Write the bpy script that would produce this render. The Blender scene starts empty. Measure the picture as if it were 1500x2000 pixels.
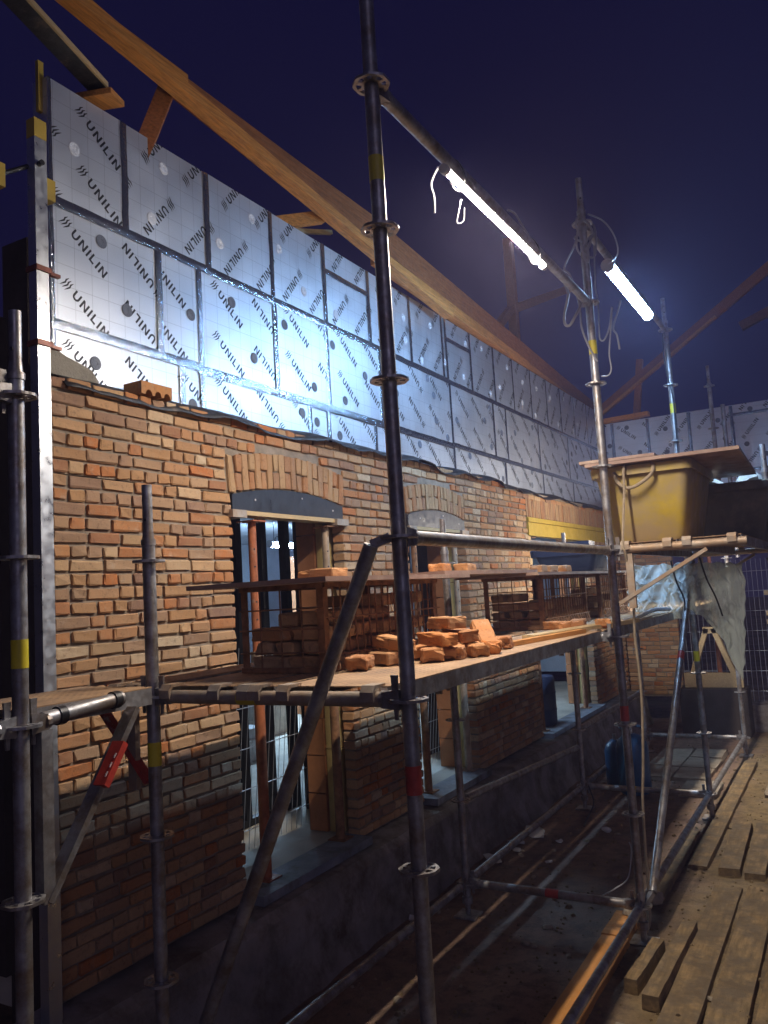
import bpy, bmesh, math, random
from mathutils import Vector, Matrix, noise as mnoise

SC = bpy.context.scene
COL = SC.collection
rnd = random.Random(11)
R = math.radians

# ------------------------------------------------------------------ camera
# world: wall face runs along +Y at x = -2.9, +X is away from the wall, z = 0 is the muddy ground
cam_d = bpy.data.cameras.new('camera')
cam = bpy.data.objects.new('camera', cam_d)
COL.objects.link(cam)
yaw, pitch, roll = 0.5134, 0.0996, -0.0593
fw = Vector((-math.sin(yaw) * math.cos(pitch), math.cos(yaw) * math.cos(pitch), math.sin(pitch)))
rt = Vector((math.cos(yaw), math.sin(yaw), 0))
up = rt.cross(fw)
rt2 = math.cos(roll) * rt + math.sin(roll) * up
up2 = -math.sin(roll) * rt + math.cos(roll) * up
m = Matrix((rt2, up2, -fw)).transposed().to_4x4()
m.translation = Vector((0, 0, 2.027))
cam.matrix_world = m
cam_d.sensor_fit = 'HORIZONTAL'
cam_d.sensor_width = 36.0
cam_d.lens = 36.0 * 1593.5 / 1500.0
cam_d.clip_start = 0.05
cam_d.clip_end = 3000
SC.camera = cam

# ------------------------------------------------------------------ world: night sky
w = bpy.data.worlds.new('World')
SC.world = w
w.use_nodes = True
wn = w.node_tree
bg = wn.nodes['Background']
sky = wn.nodes.new('ShaderNodeTexSky')
sky.sky_type = 'NISHITA'
sky.sun_disc = False
sky.sun_elevation = R(-4)
sky.sun_rotation = R(200)
skym = wn.nodes.new('ShaderNodeMix')
skym.data_type = 'RGBA'
skym.blend_type = 'MIX'
skym.inputs[0].default_value = 0.8
skym.inputs[7].default_value = (0.052, 0.044, 0.27, 1)
wn.links.new(sky.outputs[0], skym.inputs[6])
wn.links.new(skym.outputs[2], bg.inputs[0])
bg.inputs[1].default_value = 0.085

# faint low fill light, added to lift the shadows
sd = bpy.data.lights.new('night_fill', 'SUN')
sd.energy = 0.15
sd.angle = R(30)
sd.color = (0.72, 0.66, 1.0)
so = bpy.data.objects.new('night_fill', sd)
so.rotation_euler = Vector((-0.66, 0.62, -0.30)).to_track_quat('-Z', 'Y').to_euler()
COL.objects.link(so)

SC.view_settings.view_transform = 'Standard'
SC.view_settings.look = 'None'
SC.view_settings.exposure = 0.5
SC.view_settings.gamma = 1.0
SC.view_settings.use_curve_mapping = False
SC.cycles.use_denoising = True
SC.cycles.max_bounces = 8
SC.cycles.sample_clamp_indirect = 8.0

LAMP = 230.0     # radiance of the site battens

# ------------------------------------------------------------------ materials
def new_mat(name):
    mt = bpy.data.materials.new(name)
    mt.use_nodes = True
    nt = mt.node_tree
    return mt, nt, nt.nodes['Principled BSDF']

def rand_vec(nt, scale=7.0):
    """object coordinates shifted by a random amount per object"""
    tc = nt.nodes.new('ShaderNodeTexCoord')
    oi = nt.nodes.new('ShaderNodeObjectInfo')
    mu = nt.nodes.new('ShaderNodeVectorMath'); mu.operation = 'SCALE'
    cb = nt.nodes.new('ShaderNodeCombineXYZ')
    nt.links.new(oi.outputs['Random'], cb.inputs[0]); nt.links.new(oi.outputs['Random'], cb.inputs[2])
    nt.links.new(cb.outputs[0], mu.inputs[0]); mu.inputs['Scale'].default_value = scale * 11
    ad = nt.nodes.new('ShaderNodeVectorMath'); ad.operation = 'ADD'
    nt.links.new(tc.outputs['Object'], ad.inputs[0]); nt.links.new(mu.outputs[0], ad.inputs[1])
    return ad.outputs[0]

def nz(nt, vec, scale, detail=5, rough=0.55, sc3=None):
    n = nt.nodes.new('ShaderNodeTexNoise')
    n.inputs['Scale'].default_value = scale
    n.inputs['Detail'].default_value = detail
    n.inputs['Roughness'].default_value = rough
    if sc3:
        mp = nt.nodes.new('ShaderNodeMapping'); mp.inputs['Scale'].default_value = sc3
        nt.links.new(vec, mp.inputs[0]); vec = mp.outputs[0]
    nt.links.new(vec, n.inputs['Vector'])
    return n.outputs['Fac']

def ramp(nt, fac, stops):
    r = nt.nodes.new('ShaderNodeValToRGB')
    e = r.color_ramp.elements
    while len(e) < len(stops): e.new(0.5)
    for i, (p, c) in enumerate(stops):
        e[i].position = p
        e[i].color = (c[0], c[1], c[2], 1) if not isinstance(c, (int, float)) else (c, c, c, 1)
    nt.links.new(fac, r.inputs[0])
    return r.outputs[0]

def mixc(nt, fac, a, b, mode='MIX'):
    x = nt.nodes.new('ShaderNodeMix'); x.data_type = 'RGBA'; x.blend_type = mode
    for i, v in ((0, fac), (6, a), (7, b)):
        if isinstance(v, (int, float)): x.inputs[i].default_value = v
        elif isinstance(v, tuple): x.inputs[i].default_value = (*v[:3], 1)
        else: nt.links.new(v, x.inputs[i])
    return x.outputs[2]

def bump(nt, bs, h, strength=0.4, dist=0.01):
    b = nt.nodes.new('ShaderNodeBump')
    b.inputs['Strength'].default_value = strength; b.inputs['Distance'].default_value = dist
    nt.links.new(h, b.inputs['Height']); nt.links.new(b.outputs[0], bs.inputs['Normal'])

def simple(name, col, rough=0.6, metal=0.0, dark=0.55, scale=6, bscale=70, bstr=0.35, bdist=0.004, sc3=None, dirt=None, dirt_amt=(0.5, 0.7), rvar=0.15, spec=0.5):
    mt, nt, bs = new_mat(name)
    v = rand_vec(nt)
    n1 = nz(nt, v, scale, 6, 0.6, sc3)
    c = ramp(nt, n1, [(0.3, tuple(x * dark for x in col)), (0.62, col), (0.85, tuple(min(1, x * 1.15) for x in col))])
    if dirt:
        n3 = nz(nt, v, scale * 0.6 + 2, 8, 0.7)
        c = mixc(nt, ramp(nt, n3, [(dirt_amt[0], 0.0), (dirt_amt[1], 1.0)]), c, dirt)
    nt.links.new(c, bs.inputs['Base Color'])
    bs.inputs['Metallic'].default_value = metal
    bs.inputs['Specular IOR Level'].default_value = spec
    rr = ramp(nt, nz(nt, v, scale * 3, 4), [(0.3, max(0.02, rough - rvar)), (0.7, min(1, rough + rvar))])
    nt.links.new(rr, bs.inputs['Roughness'])
    bump(nt, bs, nz(nt, v, bscale, 6, 0.65, sc3), bstr, bdist)
    return mt

M = {}
def brick_mat(name, shift, stops, smear=0.5):
    mt, nt, bs = new_mat(name)
    geo = nt.nodes.new('ShaderNodeNewGeometry'); oi = nt.nodes.new('ShaderNodeObjectInfo')
    a = nt.nodes.new('ShaderNodeMath'); a.operation = 'ADD'
    nt.links.new(geo.outputs['Random Per Island'], a.inputs[0]); nt.links.new(oi.outputs['Random'], a.inputs[1])
    b = nt.nodes.new('ShaderNodeMath'); b.operation = 'FRACT'; nt.links.new(a.outputs[0], b.inputs[0])
    c = ramp(nt, b.outputs[0], stops)
    v = rand_vec(nt)
    pat = nz(nt, v, 22, 7, 0.65)
    c = mixc(nt, ramp(nt, pat, [(0.42, 0.0), (0.72, 0.55)]), c, (0.39, 0.235, 0.13))
    drk = nz(nt, v, 35, 8, 0.75)
    c = mixc(nt, ramp(nt, drk, [(0.28, 0.75), (0.46, 0.0)]), c, (0.09, 0.055, 0.04))
    sm = nz(nt, v, 14, 8, 0.7)
    c = mixc(nt, ramp(nt, sm, [(0.60, 0.0), (0.74, smear)]), c, (0.50, 0.42, 0.33))
    nt.links.new(c, bs.inputs['Base Color'])
    bs.inputs['Roughness'].default_value = 0.88
    bs.inputs['Specular IOR Level'].default_value = 0.25
    h = mixc(nt, 0.5, nz(nt, v, 60, 8, 0.7), nz(nt, v, 240, 4, 0.6))
    bump(nt, bs, h, 0.75, 0.006)
    return mt
M['brick'] = brick_mat('reclaimed_brick', 0, [(0.0, (0.36, 0.20, 0.10)), (0.16, (0.43, 0.24, 0.11)), (0.26, (0.44, 0.14, 0.04)), (0.36, (0.40, 0.26, 0.14)), (0.48, (0.26, 0.155, 0.105)), (0.60, (0.48, 0.31, 0.17)), (0.70, (0.40, 0.16, 0.06)), (0.80, (0.24, 0.145, 0.10)), (0.90, (0.50, 0.30, 0.15)), (1.0, (0.50, 0.38, 0.25))])
M['arch_brick'] = brick_mat('arch_brick', 0, [(0.0, (0.36, 0.21, 0.105)), (0.3, (0.42, 0.27, 0.14)), (0.5, (0.28, 0.155, 0.09)), (0.7, (0.38, 0.17, 0.07)), (1.0, (0.40, 0.27, 0.15))], 0.3)
M['loose_brick'] = brick_mat('orange_brick', 0, [(0.0, (0.48, 0.17, 0.045)), (0.3, (0.50, 0.24, 0.09)), (0.6, (0.36, 0.15, 0.06)), (0.8, (0.50, 0.20, 0.065)), (1.0, (0.44, 0.26, 0.14))], 0.8)
M['crate_brick'] = brick_mat('lightened_crate_brick', 0, [(0.0, (0.46, 0.26, 0.12)), (0.3, (0.54, 0.36, 0.20)), (0.6, (0.36, 0.21, 0.12)), (0.8, (0.48, 0.24, 0.10)), (1.0, (0.56, 0.40, 0.24))], 0.7)  # colour lightened to offset the shade of the boards above
M['mortar'] = simple('mortar', (0.30, 0.24, 0.18), 0.95, 0, 0.55, 12, 120, 0.8, 0.006)
M['pale_mortar'] = simple('pale_mortar', (0.30, 0.27, 0.22), 0.95, 0, 0.7, 12, 90, 0.8, 0.008)
M['galv'] = simple('galvanised_steel', (0.42, 0.42, 0.44), 0.46, 0.7, 0.5, 14, 160, 0.3, 0.001, dirt=(0.20, 0.15, 0.115), dirt_amt=(0.42, 0.66))
M['galv_dusty'] = simple('dusty_steel', (0.42, 0.36, 0.30), 0.6, 0.35, 0.6, 10, 120, 0.4, 0.002, dirt=(0.36, 0.24, 0.15), dirt_amt=(0.42, 0.62))
M['alu'] = simple('aluminium', (0.62, 0.65, 0.70), 0.38, 0.85, 0.8, 8, 120, 0.12, 0.001, sc3=(1, 1, 0.15))
M['rust'] = simple('rusty_steel', (0.34, 0.17, 0.085), 0.75, 0.25, 0.4, 18, 90, 0.6, 0.003)
M['prop_red'] = simple('orange_prop_paint', (0.42, 0.13, 0.05), 0.6, 0.0, 0.55, 16, 90, 0.4, 0.003, dirt=(0.30, 0.24, 0.20), dirt_amt=(0.6, 0.75))
M['prop_pale'] = simple('worn_prop_steel', (0.45, 0.34, 0.24), 0.6, 0.2, 0.6, 16, 90, 0.4, 0.003)
M['black_metal'] = simple('black_frame', (0.018, 0.019, 0.024), 0.45, 0.2, 0.7)
M['form_dark'] = simple('dark_formwork', (0.028, 0.032, 0.045), 0.42, 0.0, 0.7, 7, 60, 0.2, 0.002, dirt=(0.22, 0.22, 0.24), dirt_amt=(0.68, 0.82))
M['form_yellow'] = simple('yellow_formwork', (0.52, 0.36, 0.06), 0.5, 0.0, 0.8, 5, 60, 0.15, 0.002, dirt=(0.35, 0.30, 0.2), dirt_amt=(0.62, 0.8))
M['yellow_foam'] = simple('yellow_foam', (0.58, 0.43, 0.17), 0.85, 0, 0.75, 9, 150, 0.6, 0.004)
M['clay_block'] = simple('clay_block', (0.46, 0.19, 0.075), 0.85, 0, 0.75, 8, 70, 0.4, 0.004)
M['concrete'] = simple('site_concrete', (0.30, 0.265, 0.24), 0.9, 0, 0.5, 3, 50, 0.6, 0.012, dirt=(0.11, 0.08, 0.055), dirt_amt=(0.45, 0.65))
M['bluestone'] = simple('bluestone_sill', (0.24, 0.26, 0.30), 0.75, 0, 0.5, 7, 60, 0.6, 0.006, dirt=(0.10, 0.08, 0.06), dirt_amt=(0.5, 0.7))
M['screed'] = simple('pale_screed', (0.52, 0.47, 0.38), 0.8, 0, 0.7, 2.2, 40, 0.3, 0.006)
M['room_wall'] = simple('pale_room_wall', (0.55, 0.60, 0.68), 0.85, 0, 0.75, 1.5, 30, 0.2, 0.004)
M['dark_panel'] = simple('dark_panel', (0.05, 0.035, 0.03), 0.8, 0, 0.7, 3, 30)
M['membrane'] = simple('rubber_membrane', (0.022, 0.020, 0.022), 0.55, 0, 0.7, 12, 40, 0.5, 0.006, dirt=(0.16, 0.11, 0.08), dirt_amt=(0.58, 0.8))
M['mud_board'] = simple('muddy_board', (0.29, 0.19, 0.085), 0.85, 0, 0.4, 7, 60, 0.6, 0.004, sc3=(6, 0.7, 6), dirt=(0.13, 0.09, 0.05), dirt_amt=(0.42, 0.58))
M['orange_board'] = simple('orange_board', (0.52, 0.23, 0.055), 0.8, 0, 0.7, 5, 60, 0.5, 0.004, sc3=(6, 0.7, 6), dirt=(0.16, 0.09, 0.04), dirt_amt=(0.6, 0.75))
M['timber'] = simple('pine_timber', (0.62, 0.26, 0.055), 0.7, 0, 0.5, 9, 60, 0.5, 0.003, sc3=(9, 0.5, 9))
M['dark_timber'] = simple('brown_timber', (0.36, 0.125, 0.035), 0.75, 0, 0.5, 9, 60, 0.5, 0.003, sc3=(9, 0.5, 9))
M['pale_timber'] = simple('pale_timber', (0.52, 0.37, 0.19), 0.75, 0, 0.75, 6, 50, 0.3, 0.003, sc3=(9, 0.6, 9))
M['ply'] = simple('film_faced_plywood', (0.30, 0.19, 0.15), 0.55, 0, 0.7, 4, 70, 0.3, 0.003, dirt=(0.42, 0.32, 0.25), dirt_amt=(0.5, 0.72))
M['tub'] = simple('yellow_plastic_tub', (0.50, 0.36, 0.04), 0.5, 0, 0.7, 4, 60, 0.2, 0.003, dirt=(0.36, 0.27, 0.14), dirt_amt=(0.36, 0.60))
M['tub_grey'] = simple('dusty_dark_tub', (0.16, 0.13, 0.085), 0.6, 0, 0.7, 4, 60, 0.2, 0.003, dirt=(0.26, 0.2, 0.13), dirt_amt=(0.5, 0.7))
M['blue_tub'] = simple('dark_blue_plastic', (0.035, 0.055, 0.12), 0.45, 0, 0.7, 4, 60, 0.2, 0.003, dirt=(0.12, 0.13, 0.16), dirt_amt=(0.6, 0.8))
M['gas_blue'] = simple('blue_bottle_paint', (0.012, 0.09, 0.22), 0.4, 0, 0.7, 8, 60, 0.15, 0.002, dirt=(0.1, 0.09, 0.07), dirt_amt=(0.6, 0.78))
M['cable'] = simple('grey_cable', (0.30, 0.30, 0.33), 0.5, 0, 0.8)
M['cable_dark'] = simple('black_cable', (0.03, 0.03, 0.035), 0.45, 0, 0.8)
M['rope'] = simple('dirty_rope', (0.33, 0.26, 0.18), 0.9, 0, 0.7, 30, 200, 0.8, 0.003)
M['housing'] = simple('lamp_housing', (0.42, 0.42, 0.44), 0.5, 0, 0.9)
M['sticker_yellow'] = simple('yellow_sticker', (0.62, 0.50, 0.02), 0.5, 0, 0.85, 12, 60, 0.1, 0.001)
M['sticker_red'] = simple('red_paint', (0.48, 0.045, 0.03), 0.5, 0, 0.6, 25, 60, 0.2, 0.001, dirt=(0.4, 0.3, 0.28), dirt_amt=(0.62, 0.72))
M['white_mark'] = simple('white_mark', (0.70, 0.62, 0.60), 0.6, 0, 0.8)
M['ink'] = simple('print_ink', (0.012, 0.014, 0.022), 0.5, 0, 0.9)
M['fixing'] = simple('pale_plastic_disc', (0.62, 0.66, 0.74), 0.45, 0, 0.85)
M['fixing_dark'] = simple('grey_plastic_disc', (0.16, 0.18, 0.23), 0.5, 0, 0.7)
M['bag'] = simple('dirty_white_bag', (0.50, 0.46, 0.40), 0.8, 0, 0.6, 7, 40, 0.5, 0.008)
M['white_junk'] = simple('white_debris', (0.62, 0.62, 0.62), 0.7, 0, 0.7)
M['stone'] = simple('rubble_stone', (0.33, 0.27, 0.20), 0.9, 0, 0.6, 9, 60, 0.6, 0.006)
M['copper_clip'] = simple('brown_line_clip', (0.22, 0.06, 0.035), 0.4, 0.2, 0.7)
M['wire'] = simple('mesh_wire', (0.50, 0.52, 0.56), 0.45, 0.7, 0.7)

def deck_mat():
    mt, nt, bs = new_mat('perforated_deck')
    tc = nt.nodes.new('ShaderNodeTexCoord')
    v = rand_vec(nt)
    vo = nt.nodes.new('ShaderNodeTexVoronoi'); vo.voronoi_dimensions = '2D'; vo.inputs['Scale'].default_value = 30; vo.inputs['Randomness'].default_value = 0.0
    nt.links.new(tc.outputs['Object'], vo.inputs['Vector'])
    hole = ramp(nt, vo.outputs['Distance'], [(0.16, 1.0), (0.24, 0.0)])
    dust = ramp(nt, nz(nt, v, 5, 8, 0.7), [(0.3, (0.20, 0.13, 0.085)), (0.5, (0.36, 0.22, 0.12)), (0.7, (0.46, 0.30, 0.17))])
    filled = ramp(nt, nz(nt, v, 3, 5), [(0.45, 0.15), (0.6, 1.0)])
    hm = nt.nodes.new('ShaderNodeMath'); hm.operation = 'MULTIPLY'
    nt.links.new(hole, hm.inputs[0]); nt.links.new(filled, hm.inputs[1])
    c = mixc(nt, hm.outputs[0], dust, (0.02, 0.015, 0.012))
    nt.links.new(c, bs.inputs['Base Color'])
    bs.inputs['Roughness'].default_value = 0.85
    bump(nt, bs, nz(nt, v, 90, 7, 0.7), 0.6, 0.005)
    return mt
M['deck'] = deck_mat()

def foil_mat(name, col, rough, grid=True, wr=0.25, tape=False):
    mt, nt, bs = new_mat(name)
    v = rand_vec(nt)
    n = nz(nt, v, 2.2, 4, 0.5)
    base = ramp(nt, n, [(0.3, tuple(x * 0.86 for x in col)), (0.7, col)])
    if grid:
        tc = nt.nodes.new('ShaderNodeTexCoord')
        sp = nt.nodes.new('ShaderNodeSeparateXYZ'); nt.links.new(tc.outputs['Object'], sp.inputs[0])
        outs = []
        for ax in (1, 2):
            a = nt.nodes.new('ShaderNodeMath'); a.operation = 'MULTIPLY'; a.inputs[1].default_value = 10.0; nt.links.new(sp.outputs[ax], a.inputs[0])
            b = nt.nodes.new('ShaderNodeMath'); b.operation = 'FRACT'; nt.links.new(a.outputs[0], b.inputs[0])
            c = nt.nodes.new('ShaderNodeMath'); c.operation = 'LESS_THAN'; c.inputs[1].default_value = 0.025; nt.links.new(b.outputs[0], c.inputs[0])
            outs.append(c.outputs[0])
        mx = nt.nodes.new('ShaderNodeMath'); mx.operation = 'MAXIMUM'
        nt.links.new(outs[0], mx.inputs[0]); nt.links.new(outs[1], mx.inputs[1])
        ml = nt.nodes.new('ShaderNodeMath'); ml.operation = 'MULTIPLY'; ml.inputs[1].default_value = 0.38
        nt.links.new(mx.outputs[0], ml.inputs[0])
        base = mixc(nt, ml.outputs[0], base, (0.12, 0.13, 0.17))
    nt.links.new(base, bs.inputs['Base Color'])
    bs.inputs['Metallic'].default_value = 0.82 if not tape else 0.92
    rr = ramp(nt, nz(nt, v, 5, 5, 0.6), [(0.3, rough - 0.05), (0.7, rough + 0.07)])
    nt.links.new(rr, bs.inputs['Roughness'])
    h = mixc(nt, 0.5, nz(nt, v, 4.0, 3, 0.5), nz(nt, v, 45 if tape else 28, 5, 0.6))
    bump(nt, bs, h, wr, 0.012 if tape else 0.004)
    return mt
M['foil'] = foil_mat('insulation_foil', (0.76, 0.80, 0.88), 0.45)
M['foil_edge'] = simple('foam_edge', (0.45, 0.42, 0.32), 0.8)
M['tape'] = foil_mat('foil_tape', (0.40, 0.42, 0.47), 0.16, False, 0.8, True)

def emit_mat(name, col, s):
    mt, nt, bs = new_mat(name)
    bs.inputs['Base Color'].default_value = (0.8, 0.8, 0.8, 1)
    bs.inputs['Emission Color'].default_value = (*col, 1)
    bs.inputs['Emission Strength'].default_value = s
    return mt
M['lamp_a'] = emit_mat('lit_diffuser_neutral', (1.0, 0.88, 0.74), LAMP * 2.8)
M['lamp_b'] = emit_mat('lit_diffuser_cool', (0.36, 0.62, 1.0), LAMP * 1.25)
M['lamp_d'] = emit_mat('lit_diffuser_far', (1.0, 0.90, 0.76), LAMP * 1.1)
M['lamp_c'] = emit_mat('lit_diffuser_inside', (0.45, 0.70, 1.0), LAMP * 1.5)

def plastic_mat():
    mt, nt, bs = new_mat('plastic_sheet')
    v = rand_vec(nt)
    c = ramp(nt, nz(nt, v, 4, 8, 0.7), [(0.30, (0.32, 0.28, 0.22)), (0.46, (0.76, 0.80, 0.78))])
    nt.links.new(c, bs.inputs['Base Color'])
    bs.inputs['Roughness'].default_value = 0.28
    tr = nt.nodes.new('ShaderNodeBsdfTranslucent'); tr.inputs[0].default_value = (0.6, 0.62, 0.6, 1)
    tp = nt.nodes.new('ShaderNodeBsdfTransparent'); tp.inputs[0].default_value = (0.8, 0.85, 0.85, 1)
    m1 = nt.nodes.new('ShaderNodeMixShader'); m1.inputs[0].default_value = 0.35
    m2 = nt.nodes.new('ShaderNodeMixShader'); m2.inputs[0].default_value = 0.42
    out = nt.nodes['Material Output']
    nt.links.new(bs.outputs[0], m1.inputs[1]); nt.links.new(tr.outputs[0], m1.inputs[2])
    nt.links.new(m1.outputs[0], m2.inputs[1]); nt.links.new(tp.outputs[0], m2.inputs[2])
    nt.links.new(m2.outputs[0], out.inputs[0])
    bump(nt, bs, nz(nt, v, 7, 3, 0.5, (1, 1, .35)), 0.5, 0.02)
    return mt
M['plastic'] = plastic_mat()

def ground_mat():
    mt, nt, bs = new_mat('muddy_ground')
    tc = nt.nodes.new('ShaderNodeTexCoord'); v = tc.outputs['Object']
    n1 = nz(nt, v, 0.9, 7, 0.6)
    c = ramp(nt, n1, [(0.3, (0.11, 0.066, 0.048)), (0.5, (0.22, 0.135, 0.095)), (0.7, (0.32, 0.21, 0.145))])
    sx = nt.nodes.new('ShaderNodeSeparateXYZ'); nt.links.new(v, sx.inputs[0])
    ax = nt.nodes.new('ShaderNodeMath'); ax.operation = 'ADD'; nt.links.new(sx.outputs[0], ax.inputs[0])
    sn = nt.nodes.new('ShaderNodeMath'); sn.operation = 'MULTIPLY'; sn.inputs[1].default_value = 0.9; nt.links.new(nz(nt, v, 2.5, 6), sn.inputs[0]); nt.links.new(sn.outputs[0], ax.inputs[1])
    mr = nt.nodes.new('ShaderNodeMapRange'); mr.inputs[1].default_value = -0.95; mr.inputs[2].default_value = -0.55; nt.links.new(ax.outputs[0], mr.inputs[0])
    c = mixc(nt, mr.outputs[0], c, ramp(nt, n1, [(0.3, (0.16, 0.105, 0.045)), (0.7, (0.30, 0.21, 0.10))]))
    n2 = nz(nt, v, 9, 8, 0.75)
    c = mixc(nt, ramp(nt, n2, [(0.35, 0.7), (0.55, 0.0)]), c, (0.06, 0.04, 0.03))
    n3 = nz(nt, v, 60, 4, 0.7)
    c = mixc(nt, ramp(nt, n3, [(0.66, 0.0), (0.72, 0.6)]), c, (0.28, 0.22, 0.16))
    nt.links.new(c, bs.inputs['Base Color'])
    rr = ramp(nt, nz(nt, v, 1.6, 5), [(0.35, 0.55), (0.65, 0.95)])
    nt.links.new(rr, bs.inputs['Roughness'])
    bump(nt, bs, mixc(nt, 0.5, nz(nt, v, 25, 8, 0.7), nz(nt, v, 120, 4, 0.7)), 0.9, 0.02)
    return mt
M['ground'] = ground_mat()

# ------------------------------------------------------------------ mesh helpers
class MB:
    def __init__(self): self.v = []; self.f = []
    def add(self, vs, fs):
        o = len(self.v); self.v += [tuple(p) for p in vs]; self.f += [tuple(i + o for i in f) for f in fs]
        return self
    def box(self, lo, hi):
        x0, y0, z0 = lo; x1, y1, z1 = hi
        return self.add([(x0, y0, z0), (x1, y0, z0), (x1, y1, z0), (x0, y1, z0), (x0, y0, z1), (x1, y0, z1), (x1, y1, z1), (x0, y1, z1)],
                        [(0, 3, 2, 1), (4, 5, 6, 7), (0, 1, 5, 4), (1, 2, 6, 5), (2, 3, 7, 6), (3, 0, 4, 7)])
    def beam(self, p0, p1, w, h, upv=(0, 0, 1)):
        """rectangular bar from p0 to p1 (centre line), w across, h along upv"""
        p0 = Vector(p0); p1 = Vector(p1); d = (p1 - p0).normalized()
        s = d.cross(Vector(upv)).normalized(); u = s.cross(d)
        vs = []
        for p in (p0, p1):
            for a, b in ((-1, -1), (1, -1), (1, 1), (-1, 1)): vs.append(p + s * (a * w / 2) + u * (b * h / 2))
        return self.add(vs, [(0, 1, 2, 3), (7, 6, 5, 4), (0, 4, 5, 1), (1, 5, 6, 2), (2, 6, 7, 3), (3, 7, 4, 0)])
    def tube(self, p0, p1, r, n=14, r1=None):
        p0 = Vector(p0); p1 = Vector(p1); d = (p1 - p0).normalized(); r1 = r if r1 is None else r1
        s = d.orthogonal().normalized(); u = d.cross(s)
        vs = []
        for p, q in ((p0, r), (p1, r1)):
            for i in range(n):
                a = 2 * math.pi * i / n; vs.append(p + s * (q * math.cos(a)) + u * (q * math.sin(a)))
        fs = [(i, (i + 1) % n, n + (i + 1) % n, n + i) for i in range(n)]
        fs += [tuple(range(n - 1, -1, -1)), tuple(range(n, 2 * n))]
        return self.add(vs, fs)
    def path(self, pts, r, n=6, sub=6):
        P = [Vector(p) for p in pts]
        Q = []
        for i in range(len(P) - 1):
            a = P[max(i - 1, 0)]; b = P[i]; c = P[i + 1]; d = P[min(i + 2, len(P) - 1)]
            for k in range(sub):
                t = k / sub
                Q.append(0.5 * ((2 * b) + (c - a) * t + (2 * a - 5 * b + 4 * c - d) * t * t + (3 * b - a - 3 * c + d) * t ** 3))
        Q.append(P[-1])
        vs = []; fs = []; s = None
        for i, p in enumerate(Q):
            d = (Q[min(i + 1, len(Q) - 1)] - Q[max(i - 1, 0)])
            d = d.normalized() if d.length > 1e-9 else Vector((0, 0, 1))
            s = d.orthogonal().normalized() if s is None else (s - d * s.dot(d))
            s = s.normalized() if s.length > 1e-6 else d.orthogonal().normalized()
            u = d.cross(s)
            for k in range(n):
                a = 2 * math.pi * k / n; vs.append(p + s * (r * math.cos(a)) + u * (r * math.sin(a)))
        for i in range(len(Q) - 1):
            for k in range(n): fs.append((i * n + k, i * n + (k + 1) % n, (i + 1) * n + (k + 1) % n, (i + 1) * n + k))
        fs += [tuple(range(n - 1, -1, -1)), tuple(range((len(Q) - 1) * n, len(Q) * n))]
        return self.add(vs, fs)
    def lathe(self, prof, c, n=20):
        """prof: (r, z) from bottom to top, about the vertical through c"""
        vs = []; fs = []
        for r, z in prof:
            for k in range(n):
                a = 2 * math.pi * k / n; vs.append((c[0] + r * math.cos(a), c[1] + r * math.sin(a), c[2] + z))
        for i in range(len(prof) - 1):
            for k in range(n): fs.append((i * n + k, i * n + (k + 1) % n, (i + 1) * n + (k + 1) % n, (i + 1) * n + k))
        fs += [tuple(range(n - 1, -1, -1)), tuple(range((len(prof) - 1) * n, len(prof) * n))]
        return self.add(vs, fs)
    def prism(self, poly, x0, x1):
        """polygon in (y, z) pushed from x0 to x1"""
        n = len(poly)
        vs = [(x0, y, z) for y, z in poly] + [(x1, y, z) for y, z in poly]
        fs = [tuple(range(n - 1, -1, -1)), tuple(range(n, 2 * n))]
        fs += [(i, (i + 1) % n, n + (i + 1) % n, n + i) for i in range(n)]
        return self.add(vs, fs)

WL = {}
def reg(o, wl): WL[o.name] = Vector(wl)
def link(name, data, parent=None, loc=(0, 0, 0), rot=None, scale=None):
    o = bpy.data.objects.new(name, data); COL.objects.link(o)
    loc = Vector(loc); reg(o, loc)
    if parent is not None:
        o.parent = parent; o.location = loc - WL[parent.name]
    else: o.location = loc
    if rot is not None: o.rotation_euler = rot
    if scale is not None: o.scale = scale
    return o

def mesh_of(mb, name, mat, smooth=False, fixn=True):
    me = bpy.data.meshes.new(name); me.from_pydata(mb.v, [], mb.f); me.validate()
    if fixn:
        bm = bmesh.new(); bm.from_mesh(me); bmesh.ops.recalc_face_normals(bm, faces=bm.faces); bm.to_mesh(me); bm.free()
    me.materials.append(M[mat] if isinstance(mat, str) else mat)
    if smooth:
        for p in me.polygons: p.use_smooth = True
        try: me.set_sharp_from_angle(angle=R(40))
        except Exception: pass
    me.update()
    return me

def build(mb, name, mat, parent=None, smooth=False, base=False):
    """one mesh object, its origin at its own centre (or base)"""
    xs = [p[0] for p in mb.v]; ys = [p[1] for p in mb.v]; zs = [p[2] for p in mb.v]
    c = Vector(((min(xs) + max(xs)) / 2, (min(ys) + max(ys)) / 2, min(zs) if base else (min(zs) + max(zs)) / 2))
    mb.v = [(p[0] - c[0], p[1] - c[1], p[2] - c[2]) for p in mb.v]
    return link(name, mesh_of(mb, name, mat, smooth), parent, c)

def thing(name, label, cat, loc=(0, 0, 0), group=None):
    o = link(name, None, None, loc); tag(o, label, cat, group); return o
def tag(o, label, cat, group=None):
    o['label'] = label; o['category'] = cat
    if group: o['group'] = group
    return o
def struct(o): o['kind'] = 'structure'; return o
def stuff(o): o['kind'] = 'stuff'; return o

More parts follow.
